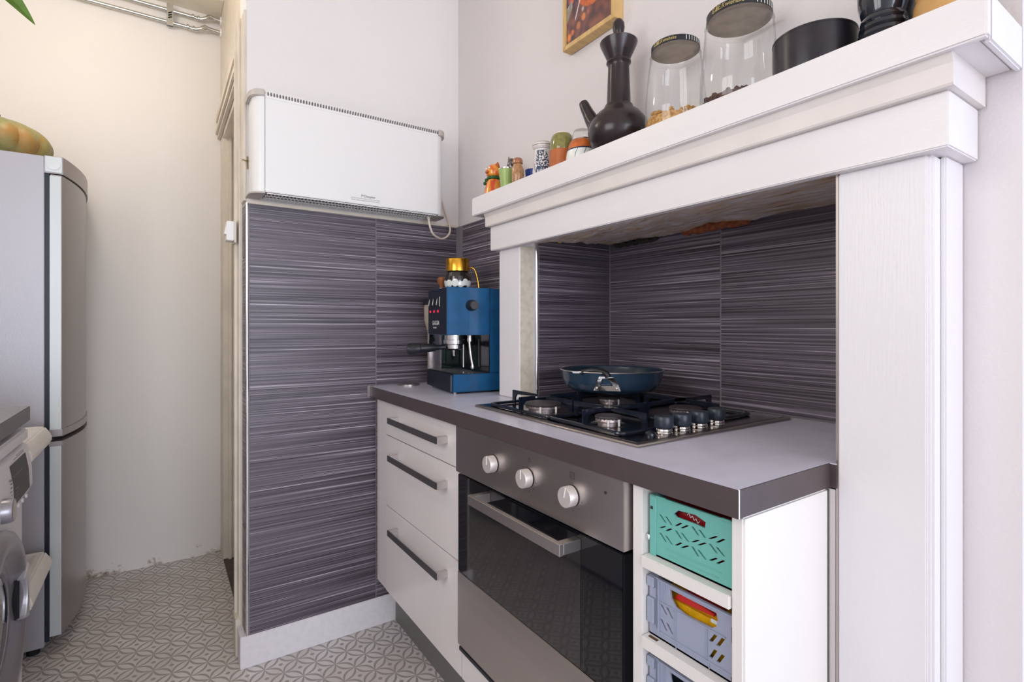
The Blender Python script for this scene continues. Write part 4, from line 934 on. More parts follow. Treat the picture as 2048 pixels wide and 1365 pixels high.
def food(a, b):
    # a: left to right, b: bottom to top
    n = noise.noise(Vector((a*9, b*12, 0))); n2 = noise.noise(Vector((a*40, b*50, 4)))
    c = mixc((0.018, 0.015, 0.05), (0.08, 0.05, 0.12), 0.5+n)
    if b < 0.33+0.35*a*0.4: c = mixc((0.06, 0.02, 0.03), (0.22, 0.07, 0.05), 0.5+n)
    e = ((a-0.62)/0.36)**2+((b-0.43)/0.20)**2
    if e < 1: c = mixc((0.45, 0.06, 0.02), (0.62, 0.16, 0.04), 0.5+n2)
    e2 = ((a-0.60)/0.26)**2+((b-0.47)/0.15)**2
    if e2 < 1: c = mixc((0.55, 0.14, 0.02), (0.80, 0.42, 0.08), 0.5+1.5*n2)
    if 0.62 < e2 < 0.75: c = (0.35, 0.05, 0.01)
    for (x, y, r_, cc) in ((0.06, 0.06, 0.05, (0.75, 0.22, 0.03)), (0.14, 0.09, 0.04, (0.6, 0.15, 0.03)), (0.28, 0.12, 0.05, (0.5, 0.16, 0.06)), (0.40, 0.17, 0.05, (0.65, 0.22, 0.06)), (0.5, 0.19, 0.035, (0.35, 0.12, 0.08)), (0.38, 0.25, 0.03, (0.5, 0.42, 0.42)), (0.70, 0.27, 0.04, (0.55, 0.45, 0.48)), (0.12, 0.42, 0.07, (0.62, 0.10, 0.05)), (0.2, 0.45, 0.05, (0.5, 0.08, 0.05))):
        d = math.hypot(a-x, (b-y)*1.3)/r_
        if d < 1: c = mixc(cc, (0.1, 0.03, 0.03), 0.5*d*d+n2*0.3)
    if 0.0 < a < 0.14 and 0.20+a < b < 0.36+a*0.4: c = mixc((0.35, 0.33, 0.27), (0.2, 0.18, 0.15), 0.5+n)
    if abs((b-0.22)-(a-0.22)*1.5) < 0.022 and 0.2 < a < 0.36: c = (0.55, 0.5, 0.55)
    if 0.88 < a < 0.97 and b > 0.33: c = (0.30, 0.12, 0.22) if a < 0.91 else (0.16, 0.06, 0.10)
    if 0.90 < a < 0.915 and b > 0.36: c = (0.6, 0.4, 0.5)
    return c
color_grid('printed_picture', M_poster, 90, 130, lambda a, b: (FX0+0.004, FY1-wv-(FY1-FY0-2*wv)*a, FZ0+wv+(FZ1-FZ0-2*wv)*b), food, pf_, smooth=False)
box('backing_board', M_walnut, (FX0+0.006, FX0+0.009, FY0+0.004, FY1-0.004, FZ0+0.004, FZ1-0.004), 0, pf_)

# ================================================================== mantel shelf ornaments (left to right)
ZS = 1.5405
# orange cat figurine with green collar
ct = thing('cat_figurine', 'glazed orange cat figurine with a green collar', 'figurine', (0.915, 1.487, ZS))
CX, CY = 0.912, 1.462
def cat_col(z):
    return None
def tiger(th, z):
    s = math.sin(th*5+noise.noise(Vector((th*2, z*40, 0)))*3)
    return mixc((0.75, 0.26, 0.02), (0.62, 0.05, 0.01), s*1.4)
lathe_col('cat_body', [(0.001, 0.0), (0.032, 0.0), (0.034, 0.012), (0.029, 0.035), (0.022, 0.058), (0.017, 0.066)], (CX, CY, ZS), M_tiger, tiger, ct)
hb_ = lathe_col('cat_head', [(0.001, 0.0), (0.016, 0.002), (0.024, 0.012), (0.026, 0.024), (0.022, 0.038), (0.012, 0.047), (0.001, 0.050)], (CX+0.001, CY+0.001, ZS+0.066), M_tiger, lambda th, z: mixc((0.78, 0.30, 0.02), (0.70, 0.08, 0.01), math.sin(th*4+z*150)*0.9), ct)
lathe('collar', M_darkgreen, [(0.019, 0.062), (0.0225, 0.065), (0.0225, 0.071), (0.019, 0.074)], (CX, CY, ZS), ct, 28, cap=False)
for (dx, dy, dz) in ((-0.022, 0.010, 0.062), (-0.024, 0.016, 0.052)):
    b2 = bmesh.new(); bmesh.ops.create_icosphere(b2, subdivisions=2, radius=0.006); b2.transform(T(CX+dx, CY+dy, ZS+dz)); link('collar_bow', b2, M_darkgreen, ct, True)
for s in (-1, 1):
    bm = bmesh.new(); add_lathe(bm, [(0.010, 0), (0.006, 0.009), (0, 0.017)], 0, 0, 0, 12); bm.transform(T(CX+0.004, CY+s*0.014, ZS+0.104) @ RX(-s*0.35)); link('ear', bm, M_orange, ct, True)
    b2 = bmesh.new(); bmesh.ops.create_icosphere(b2, subdivisions=2, radius=1); b2.transform(T(CX-0.0225, CY+s*0.009, ZS+0.098) @ Matrix.Diagonal((0.003, 0.005, 0.004, 1))); link('eye', b2, M_print, ct, True)
    b2 = bmesh.new(); bmesh.ops.create_icosphere(b2, subdivisions=2, radius=1); b2.transform(T(CX-0.024, CY+s*0.014, ZS+0.008) @ Matrix.Diagonal((0.016, 0.009, 0.008, 1))); link('paw', b2, M_orange, ct, True)
b2 = bmesh.new(); bmesh.ops.create_icosphere(b2, subdivisions=2, radius=1); b2.transform(T(CX-0.025, CY, ZS+0.086) @ Matrix.Diagonal((0.006, 0.009, 0.006, 1))); link('muzzle', b2, M_orange, ct, True)
# green cup
gc = thing('green_cup', 'pale green tapered cup in front of the pewter ornament', 'cup', (0.889, 1.352, ZS))
lathe('cup_wall', M_green, [(0.016, 0.0), (0.0175, 0.0), (0.0255, 0.065), (0.0240, 0.065), (0.0165, 0.004), (0, 0.004)], (0.890, 1.350, ZS), gc, 36)
lathe('steel_rim', M_chrome, [(0.0258, 0.0645), (0.0262, 0.0670), (0.0240, 0.0670), (0.0238, 0.0645)], (0.890, 1.350, ZS), gc, 36, cap=False)
# pewter ornament
pw = thing('pewter_ornament', 'small pewter animal ornament standing behind the green cup', 'ornament', (0.955, 1.415, ZS))
WX, WY = 0.950, 1.412
lathe('pedestal', M_pewter, [(0.016, 0), (0.016, 0.006), (0.007, 0.012), (0.007, 0.070), (0.012, 0.074)], (WX, WY, ZS), pw, 20)
b2 = bmesh.new(); bmesh.ops.create_icosphere(b2, subdivisions=3, radius=1)
for v in b2.verts: v.co *= 1+0.10*noise.noise(v.co*5)
b2.transform(T(WX, WY, ZS+0.103) @ Matrix.Diagonal((0.015, 0.015, 0.026, 1))); link('animal_body', b2, M_pewter, pw, True)
b2 = bmesh.new(); bmesh.ops.create_icosphere(b2, subdivisions=2, radius=1); b2.transform(T(WX-0.006, WY-0.017, ZS+0.108) @ Matrix.Diagonal((0.010, 0.010, 0.010, 1))); link('animal_head', b2, M_pewter, pw, True)
tube('raised_tail', M_pewter, smooth_path([(WX, WY+0.010, ZS+0.080), (WX, WY+0.017, ZS+0.105), (WX, WY+0.0165, ZS+0.138)], 4), [0.0032]*8+[0.0015], pw, 8)
for s in (-1, 1):
    bm = bmesh.new(); add_lathe(bm, [(0.004, 0), (0, 0.008)], 0, 0, 0, 8); bm.transform(T(WX-0.006+s*0.006, WY-0.017, ZS+0.115)); link('ear', bm, M_pewter, pw)
# amber shaker
sh = thing('glass_shaker', 'amber cut-glass shaker with a copper cap', 'shaker', (0.885, 1.283, ZS))
lathe('glass_body', M_amber, [(0.0155, 0.0), (0.0175, 0.004), (0.0185, 0.030), (0.0180, 0.050), (0.0140, 0.061), (0.0125, 0.065)], (0.885, 1.283, ZS), sh, 16)
lathe('copper_cap', M_copper, [(0.0125, 0.064), (0.0150, 0.066), (0.0150, 0.076), (0.0120, 0.081), (0, 0.083)], (0.885, 1.283, ZS), sh, 28)
# blue box
bb = thing('blue_cup', 'small royal blue cup between the shaker and the painted jar', 'cup', (0.945, 1.29, ZS))
lathe('cup_wall', M_royal, [(0.018, 0), (0.0235, 0.060), (0.0215, 0.060), (0.0165, 0.003), (0, 0.003)], (0.950, 1.296, ZS), bb, 32)
lathe('cup_foot', M_royal, [(0.0145, 0.0), (0.0145, 0.003)], (0.950, 1.296, ZS), bb, 24)
# delft jar
dj = thing('painted_jar', 'white pottery jar painted with dark blue flowers', 'jar', (0.90, 1.18, ZS))
def delft(th, z):
    if z > 0.117: 
        return (0.03, 0.04, 0.09) if (0.1225 < z < 0.1245 or 0.131 < z < 0.133) else (0.70, 0.62, 0.56)
    if 0.1085 < z < 0.1100: return (0.03, 0.04, 0.08)
    d = (th+2.35+PI) % (2*PI)-PI
    if abs(d) < 1.25 and 0.012 < z < 0.102:
        w_ = 1.1-abs(z-0.05)*9
        if abs(d) < w_*0.85:
            n_ = noise.noise(Vector((th*5.5, z*150, 1))) + 0.5*noise.noise(Vector((th*14, z*330, 5)))
            if n_ > 0.08: return (0.015, 0.03, 0.07)
            if n_ > -0.02: return (0.10, 0.14, 0.22)
        e = math.hypot((d+0.25)*0.026, z-0.028)
        if e < 0.012: return (0.02, 0.06, 0.12) if (math.sin(math.atan2(z-0.028, d)*5) > 0 or e < 0.003) else (0.65, 0.62, 0.62)
    return (0.70, 0.66, 0.64)
DX_, DY_ = 0.905, 1.186
lathe_col('painted_body', [(0.0215, 0.0), (0.028, 0.008), (0.0300, 0.020), (0.0285, 0.032), (0.0265, 0.042), (0.0262, 0.082), (0.0255, 0.084), (0.0285, 0.088), (0.0300, 0.093), (0.0300, 0.098), (0.0275, 0.101), (0.0240, 0.103), (0.0235, 0.100)], (DX_, DY_, ZS), M_delftprint, lambda th, z: delft(th, z*1.33), dj, seg=150, rows=150)
lathe('lid', M_pottery, [(0.0235, 0.098), (0.0235, 0.102), (0.016, 0.1045), (0, 0.1055)], (DX_, DY_, ZS), dj, 32)
lathe('jar_base', M_pottery, [(0, 0.0), (0.0212, 0.0), (0.0212, 0.002)], (DX_, DY_, ZS), dj, 32, cap=False)
# orange mug with olive glass upside-down on it
om = thing('terracotta_mug', 'plain orange mug next to the painted jar', 'mug', (0.905, 1.10, ZS))
lathe('mug_wall', M_terracotta, [(0.030, 0.0), (0.0345, 0.003), (0.0345, 0.056), (0.0325, 0.056), (0.0325, 0.005), (0, 0.005)], (0.908, 1.104, ZS), om, 40)
tube('handle', M_terracotta, smooth_path([(0.936, 1.122, ZS+0.048), (0.952, 1.132, ZS+0.044), (0.952, 1.132, ZS+0.02), (0.936, 1.122, ZS+0.012)], 5), 0.004, om, 10)
og = thing('olive_cup', 'olive green glazed cup upside down on the orange mug', 'cup', (0.908, 1.104, ZS+0.0565))
lathe('cup_wall', M_olive, [(0.0325, 0.0002), (0.0330, 0.004), (0.0325, 0.026), (0.0285, 0.040), (0.024, 0.045)], (0.908, 1.104, ZS+0.0562), og, 40, cap=False)
lathe('cup_base', M_cream, [(0.024, 0.044), (0.0215, 0.0485), (0.015, 0.049), (0, 0.047)], (0.908, 1.104, ZS+0.0562), og, 32)
# orange / white bowl with clear glass on it
ob = thing('orange_bowl', 'orange banded white bowl upside down beside the clay pot', 'bowl', (0.905, 1.018, ZS))
OX, OY = 0.907, 1.022
lathe('white_side', M_print, [(0, 0.0005), (0.040, 0.0005), (0.0415, 0.004), (0.041, 0.020), (0.0385, 0.034)], (OX, OY, ZS), ob, 44, cap=False)
lathe('orange_band', M_orange, [(0.0385, 0.034), (0.0375, 0.036), (0.035, 0.048), (0.0305, 0.057), (0.027, 0.060), (0, 0.060)], (OX, OY, ZS), ob, 44, cap=False)
for a in (-2.75, -2.2, -1.6):
    tube('blue_line', M_delft, [(OX+0.0414*math.cos(a), OY+0.0414*math.sin(a), ZS+0.004), (OX+0.0413*math.cos(a+0.06), OY+0.0413*math.sin(a+0.06), ZS+0.020), (OX+0.0388*math.cos(a+0.2), OY+0.0388*math.sin(a+0.2), ZS+0.033)], 0.0006, ob, 6)
lathe('dark_rim_line', M_delft, [(0.0392, 0.032), (0.0396, 0.033), (0.0388, 0.035)], (OX, OY, ZS), ob, 40, cap=False)
tg = thing('glass_tumbler', 'small clear tumbler upside down on the orange bowl', 'glass', (OX, OY, ZS+0.0605))
lathe('glass_wall', M_glass, [(0.0265, 0.0), (0.0255, 0.012), (0.021, 0.026), (0.018, 0.028), (0, 0.028)], (OX, OY, ZS+0.0603), tg, 36, cap=False)
lathe('glass_rim', M_satin, [(0.0265, 0.0), (0.0272, 0.001), (0.0268, 0.003)], (OX, OY, ZS+0.0603), tg, 36, cap=False)
# jebena
jb = thing('clay_coffee_pot', 'tall black clay coffee pot with spout and round stopper', 'coffee pot', (0.925, 0.905, ZS))
KX, KY = 0.921, 0.905
lathe('pot_body', M_clay, [(0, 0.0), (0.040, 0.0), (0.058, 0.010), (0.0715, 0.032), (0.0740, 0.052), (0.068, 0.074), (0.052, 0.094), (0.036, 0.106), (0.0335, 0.114), (0.0290, 0.116), (0.0285, 0.120), (0.0275, 0.150), (0.0250, 0.208), (0.0260, 0.212), (0.0295, 0.217), (0.0290, 0.222), (0.0265, 0.224), (0.033, 0.238), (0.0440, 0.262), (0.0450, 0.267), (0.0420, 0.270), (0.030, 0.266), (0, 0.262)], (KX, KY, ZS), jb, 56, cap=False)
lathe('stopper', M_clay, [(0, 0.262), (0.0105, 0.263), (0.0095, 0.280), (0.0120, 0.290), (0.0145, 0.303), (0.0135, 0.315), (0.008, 0.323), (0, 0.325)], (KX, KY, ZS), jb, 28, cap=False)
tube('spout', M_clay, smooth_path([(KX-0.012, KY+0.035, ZS+0.055), (KX-0.020, KY+0.062, ZS+0.085), (KX-0.026, KY+0.080, ZS+0.118), (KX-0.030, KY+0.094, ZS+0.148)], 5), [0.034, 0.033, 0.031, 0.029, 0.026, 0.020, 0.0185, 0.0175, 0.0165, 0.0155, 0.0145, 0.0140, 0.0135, 0.013, 0.0125, 0.011], jb, 20)
# jars
def jar(name, label, x, y, R, r, h, lidh, content, hc, group, seed):
    j = thing(name, label, 'jar', (x, y, ZS), 0, group)
    lathe('glass_wall', M_glass, [(0, 0.0015), (R*0.97, 0.0015), (R, 0.006), (R*0.985, h*0.35), (R*0.90, h*0.68), (r*1.04, h*0.90), (r*1.0, h*0.915), (r*0.94, h*0.94), (r*0.94, h*0.975)], (x, y, ZS), j, 64, cap=False)
    lathe('glass_shoulder_ring', M_glass, [(r*1.03, h*0.895), (r*1.06, h*0.903), (r*1.03, h*0.911)], (x, y, ZS), j, 56, cap=False)
    ld = lathe('lid', M_black, [(r*0.955, h*0.955), (r*1.0, h*0.957), (r*1.0, h*0.957+lidh), (r*0.96, h*0.957+lidh+0.002), (0, h*0.957+lidh+0.002)], (x, y, ZS), j, 64, cap=False)
    lathe('lid_underside', M_lidunder, [(0, h*0.957), (r*0.93, h*0.957), (r*0.98, h*0.954), (r*0.99, h*0.958)], (x, y, ZS), j, 56, cap=False)
    bm = bmesh.new(); z0, z1 = h*0.957+0.001, h*0.957+lidh-0.001
    for k in range(34):
        a = -2.02+k*0.13
        if 3.62 < (a % (2*PI)) < 4.18 or 2.9 < (a % (2*PI)) < 3.62: continue
        b2 = bmesh.new(); add_box(b2, r*1.0-0.0002, r*1.0+0.0004, -0.0007, 0.0007, z0, z1); merge(bm, b2, T(x, y, ZS) @ RZ(a))
    link('lid_stripes', bm, M_print, ld)
    # gold lettering wrapped around the lid
    cu = bpy.data.curves.new('t', 'FONT'); cu.body = 'G.&E.Kwieheke'; cu.size = lidh*0.95; cu.extrude = 0.0003; cu.shear = 0.25; cu.resolution_u = 2
    o = bpy.data.objects.new('t', cu); COL.objects.link(o)
    me = bpy.data.meshes.new_from_object(o.evaluated_get(bpy.context.evaluated_depsgraph_get())); bm = bmesh.new(); bm.from_mesh(me)
    bpy.data.objects.remove(o); bpy.data.curves.remove(cu); bpy.data.meshes.remove(me)
    for v in bm.verts:
        a = 2.78+v.co.x*0.82/r; rr_ = r*1.0+0.0003+v.co.z; v.co = Vector((x+rr_*math.cos(a), y+rr_*math.sin(a), ZS+z0+lidh*0.18+v.co.y))
    link('lid_lettering', bm, M_lidgold, ld)
    # contents: heap of small pieces
    bm = bmesh.new(); rnd = random.Random(seed)
    add_lathe(bm, [(0, 0.004), (R*0.93, 0.004), (R*0.94, hc*0.7), (R*0.6, hc*0.8), (0, hc*0.8)], 0, 0, 0, 24)
    for k in range(260):
        a = rnd.random()*2*PI; q = math.sqrt(rnd.random())*R*0.90; zz = hc*(0.72+0.25*rnd.random()) if rnd.random() < 0.6 else hc*(0.2+0.7*rnd.random())
        if zz < hc*0.7: q = R*0.89
        b2 = bmesh.new(); bmesh.ops.create_icosphere(b2, subdivisions=1, radius=0.0038+0.002*rnd.random())
        for v in b2.verts: v.co *= 0.8+0.4*rnd.random()
        merge(bm, b2, T(q*math.cos(a), q*math.sin(a), zz))
    bm.transform(T(x, y, ZS)); o = link('contents', bm, content, j, False); o['kind'] = 'stuff'
    return j
jar('storage_jar', 'smaller clear glass jar holding a layer of granola', 0.922, 0.738, 0.0640, 0.0505, 0.180, 0.011, M_granola, 0.034, 'lidded glass jars on the mantel shelf', 3)
jar('storage_jar', 'larger clear glass jar holding dark chocolate pieces', 0.924, 0.590, 0.0715, 0.0590, 0.176, 0.013, M_choc, 0.017, 'lidded glass jars on the mantel shelf', 5)
# bowl
bw = thing('stoneware_pot', 'round black stoneware pot between glass jar and pepper mill', 'pot', (0.925, 0.455, ZS))
lathe('pot_wall', M_bowl, [(0, 0), (0.056, 0.0), (0.0625, 0.005), (0.0635, 0.030), (0.0635, 0.066), (0.0615, 0.067), (0.060, 0.064), (0.060, 0.006), (0, 0.006)], (0.924, 0.451, ZS), bw, 60, cap=False)
lathe('pot_rim', M_bowl, [(0.060, 0.064), (0.064, 0.0655), (0.0640, 0.0685), (0.0600, 0.0690)], (0.924, 0.451, ZS), bw, 60, cap=False)
# mills
ml = thing('pepper_mill', 'black lacquered turned pepper mill', 'mill', (0.915, 0.345, ZS))
lathe('mill_base', M_millblack, [(0, 0), (0.033, 0), (0.0345, 0.004), (0.0345, 0.012), (0.0310, 0.018), (0.0335, 0.021), (0.0330, 0.026), (0.0295, 0.029), (0.0320, 0.032), (0.0315, 0.037), (0.0285, 0.040), (0.0305, 0.043), (0.0295, 0.048), (0.0270, 0.051), (0.0290, 0.056), (0.0330, 0.072), (0.0340, 0.092), (0.0300, 0.122), (0.022, 0.150), (0.018, 0.165)], (0.914, 0.344, ZS), ml, 44, cap=False)
lathe('mill_head', M_millblack, [(0.018, 0.166), (0.027, 0.172), (0.030, 0.190), (0.026, 0.210), (0.012, 0.222), (0, 0.224)], (0.914, 0.344, ZS), ml, 40, cap=False)
lathe('top_screw', M_chrome, [(0.006, 0.222), (0.007, 0.226), (0.005, 0.232), (0, 0.233)], (0.914, 0.344, ZS), ml, 20)
mw = thing('wooden_mill', 'honey coloured turned wooden mill near the shelf end', 'mill', (0.915, 0.265, ZS))
lathe('mill_base', M_millwood, [(0, 0), (0.034, 0), (0.035, 0.006), (0.0335, 0.030), (0.0300, 0.040), (0.0315, 0.044), (0.0295, 0.048), (0.0240, 0.058), (0.0200, 0.072), (0.0190, 0.100), (0.022, 0.130), (0.026, 0.150)], (0.905, 0.268, ZS), mw, 40, cap=False)
lathe('mill_head', M_millwood, [(0.020, 0.151), (0.026, 0.156), (0.027, 0.175), (0.018, 0.192), (0, 0.196)], (0.905, 0.268, ZS), mw, 36, cap=False)
mo = thing('stone_mortar', 'grey stone mortar behind the two mills', 'mortar', (0.965, 0.305, ZS))
lathe('mortar_wall', M_stone, [(0, 0), (0.022, 0), (0.026, 0.02), (0.0325, 0.060), (0.034, 0.095), (0.030, 0.096), (0.027, 0.05), (0, 0.03)], (0.9655, 0.3035, ZS), mo, 32, cap=False)
lathe('mortar_rim', M_stone, [(0.030, 0.096), (0.035, 0.094), (0.035, 0.101), (0.030, 0.102)], (0.9655, 0.3035, ZS), mo, 32)

# ================================================================== fridge freezer
fg = thing('fridge_freezer', 'tall silver fridge freezer with bowed doors in the corner', 'fridge', (-0.60, 2.66, 0))
FX = -0.326; FYa, FYb = 2.357, 2.955
box('cabinet_body', M_fridge, (-0.90, FX, FYa, FYb, 0.03, 1.700), 0.002, fg)
def bowed(x0, xe, bulge, ya, yb, n=18):
    pts = [(x0, ya), (xe, ya)]
    for k in range(1, n):
        t_ = k/n; pts.append((xe+bulge*math.sin(PI*(t_**0.9)), ya+(yb-ya)*t_))
    pts += [(xe, yb), (x0, yb)]; return pts
bm = bmesh.new(); add_box(bm, FX, FX+0.012, FYa+0.006, FYb-0.006, 0.045, 1.655); link('door_gasket', bm, M_gasket, fg)
for (z0, z1) in ((0.768, 1.640), (0.062, 0.715)):
    bm = bmesh.new(); add_prism(bm, bowed(FX+0.016, -0.281, 0.036, FYa, FYb), 'z', z0, z1); d = link('door', bm, M_fridged, fg, True)
    bm = bmesh.new(); add_box(bm, FX+0.014, -0.2815, FYa-0.0015, FYa+0.001, z0, z1-0.004, 0.0006); link('door_edge', bm, M_fridgee, d)
for (z0, z1) in ((0.744, 0.768), (0.712, 0.727)):
    bm = bmesh.new(); add_prism(bm, bowed(FX+0.012, -0.279, 0.037, FYa-0.001, FYb), 'z', z0, z1); link('handle_trim', bm, M_fridgec, fg, True)
bm = bmesh.new(); add_prism(bm, bowed(FX+0.010, -0.300, 0.030, FYa+0.004, FYb-0.01), 'z', 0.730, 0.745); link('handle_recess', bm, M_dark, fg, True)
bm = bmesh.new(); add_prism(bm, [(FX, FYa)] + bowed(FX+0.001, -0.277, 0.037, FYa, FYb)[1:-1] + [(FX, FYb)], 'z', 1.644, 1.703); tcap = link('top_cap', bm, M_fridgec, fg, True)
bm = bmesh.new(); add_box(bm, FX+0.003, -0.2795, FYa-0.003, FYa+0.001, 1.648, 1.701, 0.0012); hc = link('hinge_cover', bm, M_clearcap, fg)
bm = bmesh.new(); add_lathe(bm, [(0.019, 0), (0.0185, 0.0015), (0, 0.002)], 0, 0, 0, 28); bm.transform(T(-0.302, FYa-0.003, 1.674) @ RX(PI/2)); link('hinge_disc', bm, M_clearcap, hc, True)
for (x, y) in ((-0.36, 2.40), (-0.36, 2.91), (-0.86, 2.40), (-0.86, 2.91)):
    lathe('foot', M_dark, [(0.018, 0.0), (0.018, 0.03)], (x, y, 0), fg, 16)
# pumpkin on top
pu = thing('pumpkin', 'ribbed green and orange pumpkin lying on the fridge', 'pumpkin', (-0.50, 2.60, 1.7005))
bm = bmesh.new(); nu, nv = 96, 28; rows = []
for j in range(nv+1):
    ph = -PI/2+PI*j/nv; row = []
    for i in range(nu):
        th = 2*PI*i/nu; rib = 1-0.075*abs(math.cos(th*6.5 if False else th*7))**6
        R = 0.172*rib*(math.cos(ph)**0.85 if math.cos(ph) > 1e-6 else 0); z = 0.083+0.083*math.sin(ph) - 0.018*math.exp(-(R/0.04)**2)*(1 if ph > 0 else 0)
        row.append(bm.verts.new((-0.505+R*math.cos(th), 2.60+R*math.sin(th), 1.7005+max(0.0, z))))
    rows.append(row)
for j in range(nv):
    for i in range(nu):
        try: bm.faces.new((rows[j][i], rows[j][(i+1) % nu], rows[j+1][(i+1) % nu], rows[j+1][i]))
        except ValueError: pass
bmesh.ops.remove_doubles(bm, verts=bm.verts, dist=0.0004)
link('pumpkin_skin', bm, M_pumpkin, pu, True)
tube('stalk', M_walnut, [(-0.505, 2.60, 1.845), (-0.50, 2.603, 1.870), (-0.49, 2.61, 1.892)], [0.014, 0.010, 0.012], pu, 10)

# ================================================================== white trays on a slim rack between fridge and washer
rk = thing('tray_rack', 'slim white rack with two projecting plastic trays beside the fridge', 'rack', (-0.55, 2.15, 0))
for zt in (0.792, 0.378):
    prof = [(-0.62, zt-0.066), (-0.312, zt-0.066), (-0.2980, zt-0.052), (-0.2985, zt-0.030), (-0.3160, zt-0.002), (-0.338, zt), (-0.345, zt-0.012), (-0.60, zt-0.012), (-0.61, zt), (-0.62, zt)]
    bm = bmesh.new(); add_prism(bm, prof, 'y', 1.975, 2.300, 0.004); tr = link('tray', bm, M_tray, rk, True)
    box('tray_end', M_tray, (-0.61, -0.330, 2.280, 2.297, zt-0.05, zt+0.0005), 0.004, tr)
for y in (1.99, 2.28):
    box('post', M_tray, (-0.60, -0.575, y-0.008, y+0.008, 0.0, 0.86), 0.002, rk)
    box('foot', M_tray, (-0.62, -0.45, y-0.01, y+0.01, 0.0, 0.02), 0.003, rk)

# ================================================================== washing machine and its worktop
wm = thing('washing_machine', 'white front-loading washing machine with silver door ring', 'washing machine', (-0.60, 1.63, 0))
WXF = -0.312; WYa, WYb = 1.335, 1.930
box('cabinet_body', M_washer, (-0.90, WXF, WYa, WYb, 0.015, 0.832), 0.004, wm)
bm = bmesh.new()
prof = [(WXF-0.002, 0.662), (-0.300, 0.668), (-0.2905, 0.690), (-0.2925, 0.740), (-0.3020, 0.800), (WXF-0.002, 0.806)]
add_prism(bm, prof, 'y', WYa, WYb+0.001, 0.0012); link('control_panel', bm, M_washer, wm, True)
box('lid_top', M_washer, (-0.905, -0.300, WYa-0.001, WYb+0.001, 0.812, 0.845), 0.005, wm)
def pface(y, z):   # a point on the sloped panel
    z_ = [p for p in prof[2:5]]
    x = -0.2925 if z < 0.74 else -0.2925-(z-0.74)*0.158
    if z < 0.74: x = -0.2905-(z-0.69)*0.04
    return x
bm = bmesh.new(); ys = (1.712, 1.884)
v = [bm.verts.new((pface(0, z)+0.0012, y, z)) for (y, z) in ((ys[0], 0.690), (ys[1], 0.690), (ys[1], 0.740), (ys[1], 0.784), (ys[0], 0.784), (ys[0], 0.740))]
bm.faces.new((v[0], v[1], v[2], v[5])); bm.faces.new((v[5], v[2], v[3], v[4]))
r = bmesh.ops.extrude_face_region(bm, geom=bm.faces[:])
for q in [e for e in r['geom'] if isinstance(e, bmesh.types.BMVert)]: q.co.x -= 0.0025
ds = link('display', bm, M_display, wm)
bm = bmesh.new()
for k in range(5): add_box(bm, -0.294, pface(0, 0.755)+0.0018, 1.722+k*0.020, 1.732+k*0.020, 0.755, 0.757)
for k in range(4): add_box(bm, -0.295, pface(0, 0.70)+0.0018, 1.722, 1.745, 0.698+k*0.009, 0.700+k*0.009)
for k in range(4): add_box(bm, -0.300, pface(0, 0.72+k*0.014)+0.0018, 1.855, 1.876, 0.712+k*0.015, 0.7135+k*0.015)
link('display_marks', bm, M_print_g, ds)
bm = bmesh.new()
for k in range(2): add_box(bm, -0.3025, pface(0, 0.790+k*0.004)+0.0004, 1.76+0.03*k, 1.875, 0.790+k*0.004, 0.7912+k*0.004)
link('panel_print', bm, M_print_g, wm)
bm = bmesh.new()
for k in range(7): add_box(bm, -0.2945, -0.2912, 1.680+0.004*(k % 3), 1.696, 0.700+k*0.009, 0.7025+k*0.009)
link('programme_print', bm, M_print_g, wm)
kb = lathe('programme_knob', M_silver, [(0.028, 0), (0.027, 0.014), (0.025, 0.019), (0.0, 0.019)], (-0.2920, 1.607, 0.706), wm, 40, M=RY(PI/2))
lathe('knob_face', M_satin, [(0, 0.0192), (0.021, 0.0192), (0.018, 0.0198), (0, 0.0198)], (-0.2920, 1.607, 0.706), kb, 36, M=RY(PI/2), cap=False)
for k in range(4):
    lathe('button', M_washer, [(0.006, 0), (0.0055, 0.004), (0, 0.0045)], (-0.2930, 1.715+k*0.045, 0.676), wm, 18, M=RY(PI/2))
# door: silver ring, handle piece, glass bowl
DC = (1.632, 0.435)
def ring(prof, name, m, parent):
    return lathe(name, m, prof, (WXF, DC[0], DC[1]), parent, 72, cap=False, M=RY(PI/2))
d = ring([(0.212, 0.0), (0.214, 0.008), (0.208, 0.020), (0.194, 0.028), (0.176, 0.028), (0.152, 0.018), (0.137, 0.006), (0.132, 0.003), (0.132, 0.0)], 'door_ring', M_silver, wm)
ring([(0.134, 0.002), (0.133, 0.006), (0.126, 0.007), (0.120, 0.004), (0.119, 0.001)], 'inner_trim', M_silver, d)
ring([(0.121, 0.001), (0.105, 0.006), (0.07, 0.010), (0, 0.012)], 'door_glass', mat('dark_porthole', (0.02, 0.025, 0.035), 0.05, coat=0.8), d)
bm = bmesh.new(); n = 12
A, B = [], []
for k in range(n+1):
    t_ = -0.33+0.72*k/n; ro = 0.203-0.012*math.sin(PI*k/n); ri = 0.150+0.016*math.sin(PI*k/n)-(0.010 if k in (0, n) else 0)
    A.append((DC[0]+ro*math.cos(t_), DC[1]+ro*math.sin(t_))); B.append((DC[0]+ri*math.cos(t_), DC[1]+ri*math.sin(t_)))
add_prism(bm, A+B[::-1], 'x', WXF+0.016, WXF+0.0315, 0.002); link('door_handle', bm, M_silverl, d, True)
bm = bmesh.new(); add_box(bm, WXF+0.006, WXF+0.020, DC[0]+0.132, DC[0]+0.150, DC[1]-0.05, DC[1]+0.06, 0.006); link('handle_grip', bm, M_dark, d, True)
for (x, y) in ((-0.36, 1.38), (-0.36, 1.88), (-0.86, 1.38), (-0.86, 1.88)): lathe('foot', M_dark, [(0.02, 0), (0.02, 0.015)], (x, y, 0), wm, 14)
wl = thing('side_worktop', 'grey worktop with dark edge above the washing machine', 'worktop', (-0.61, 1.6, 0.86))
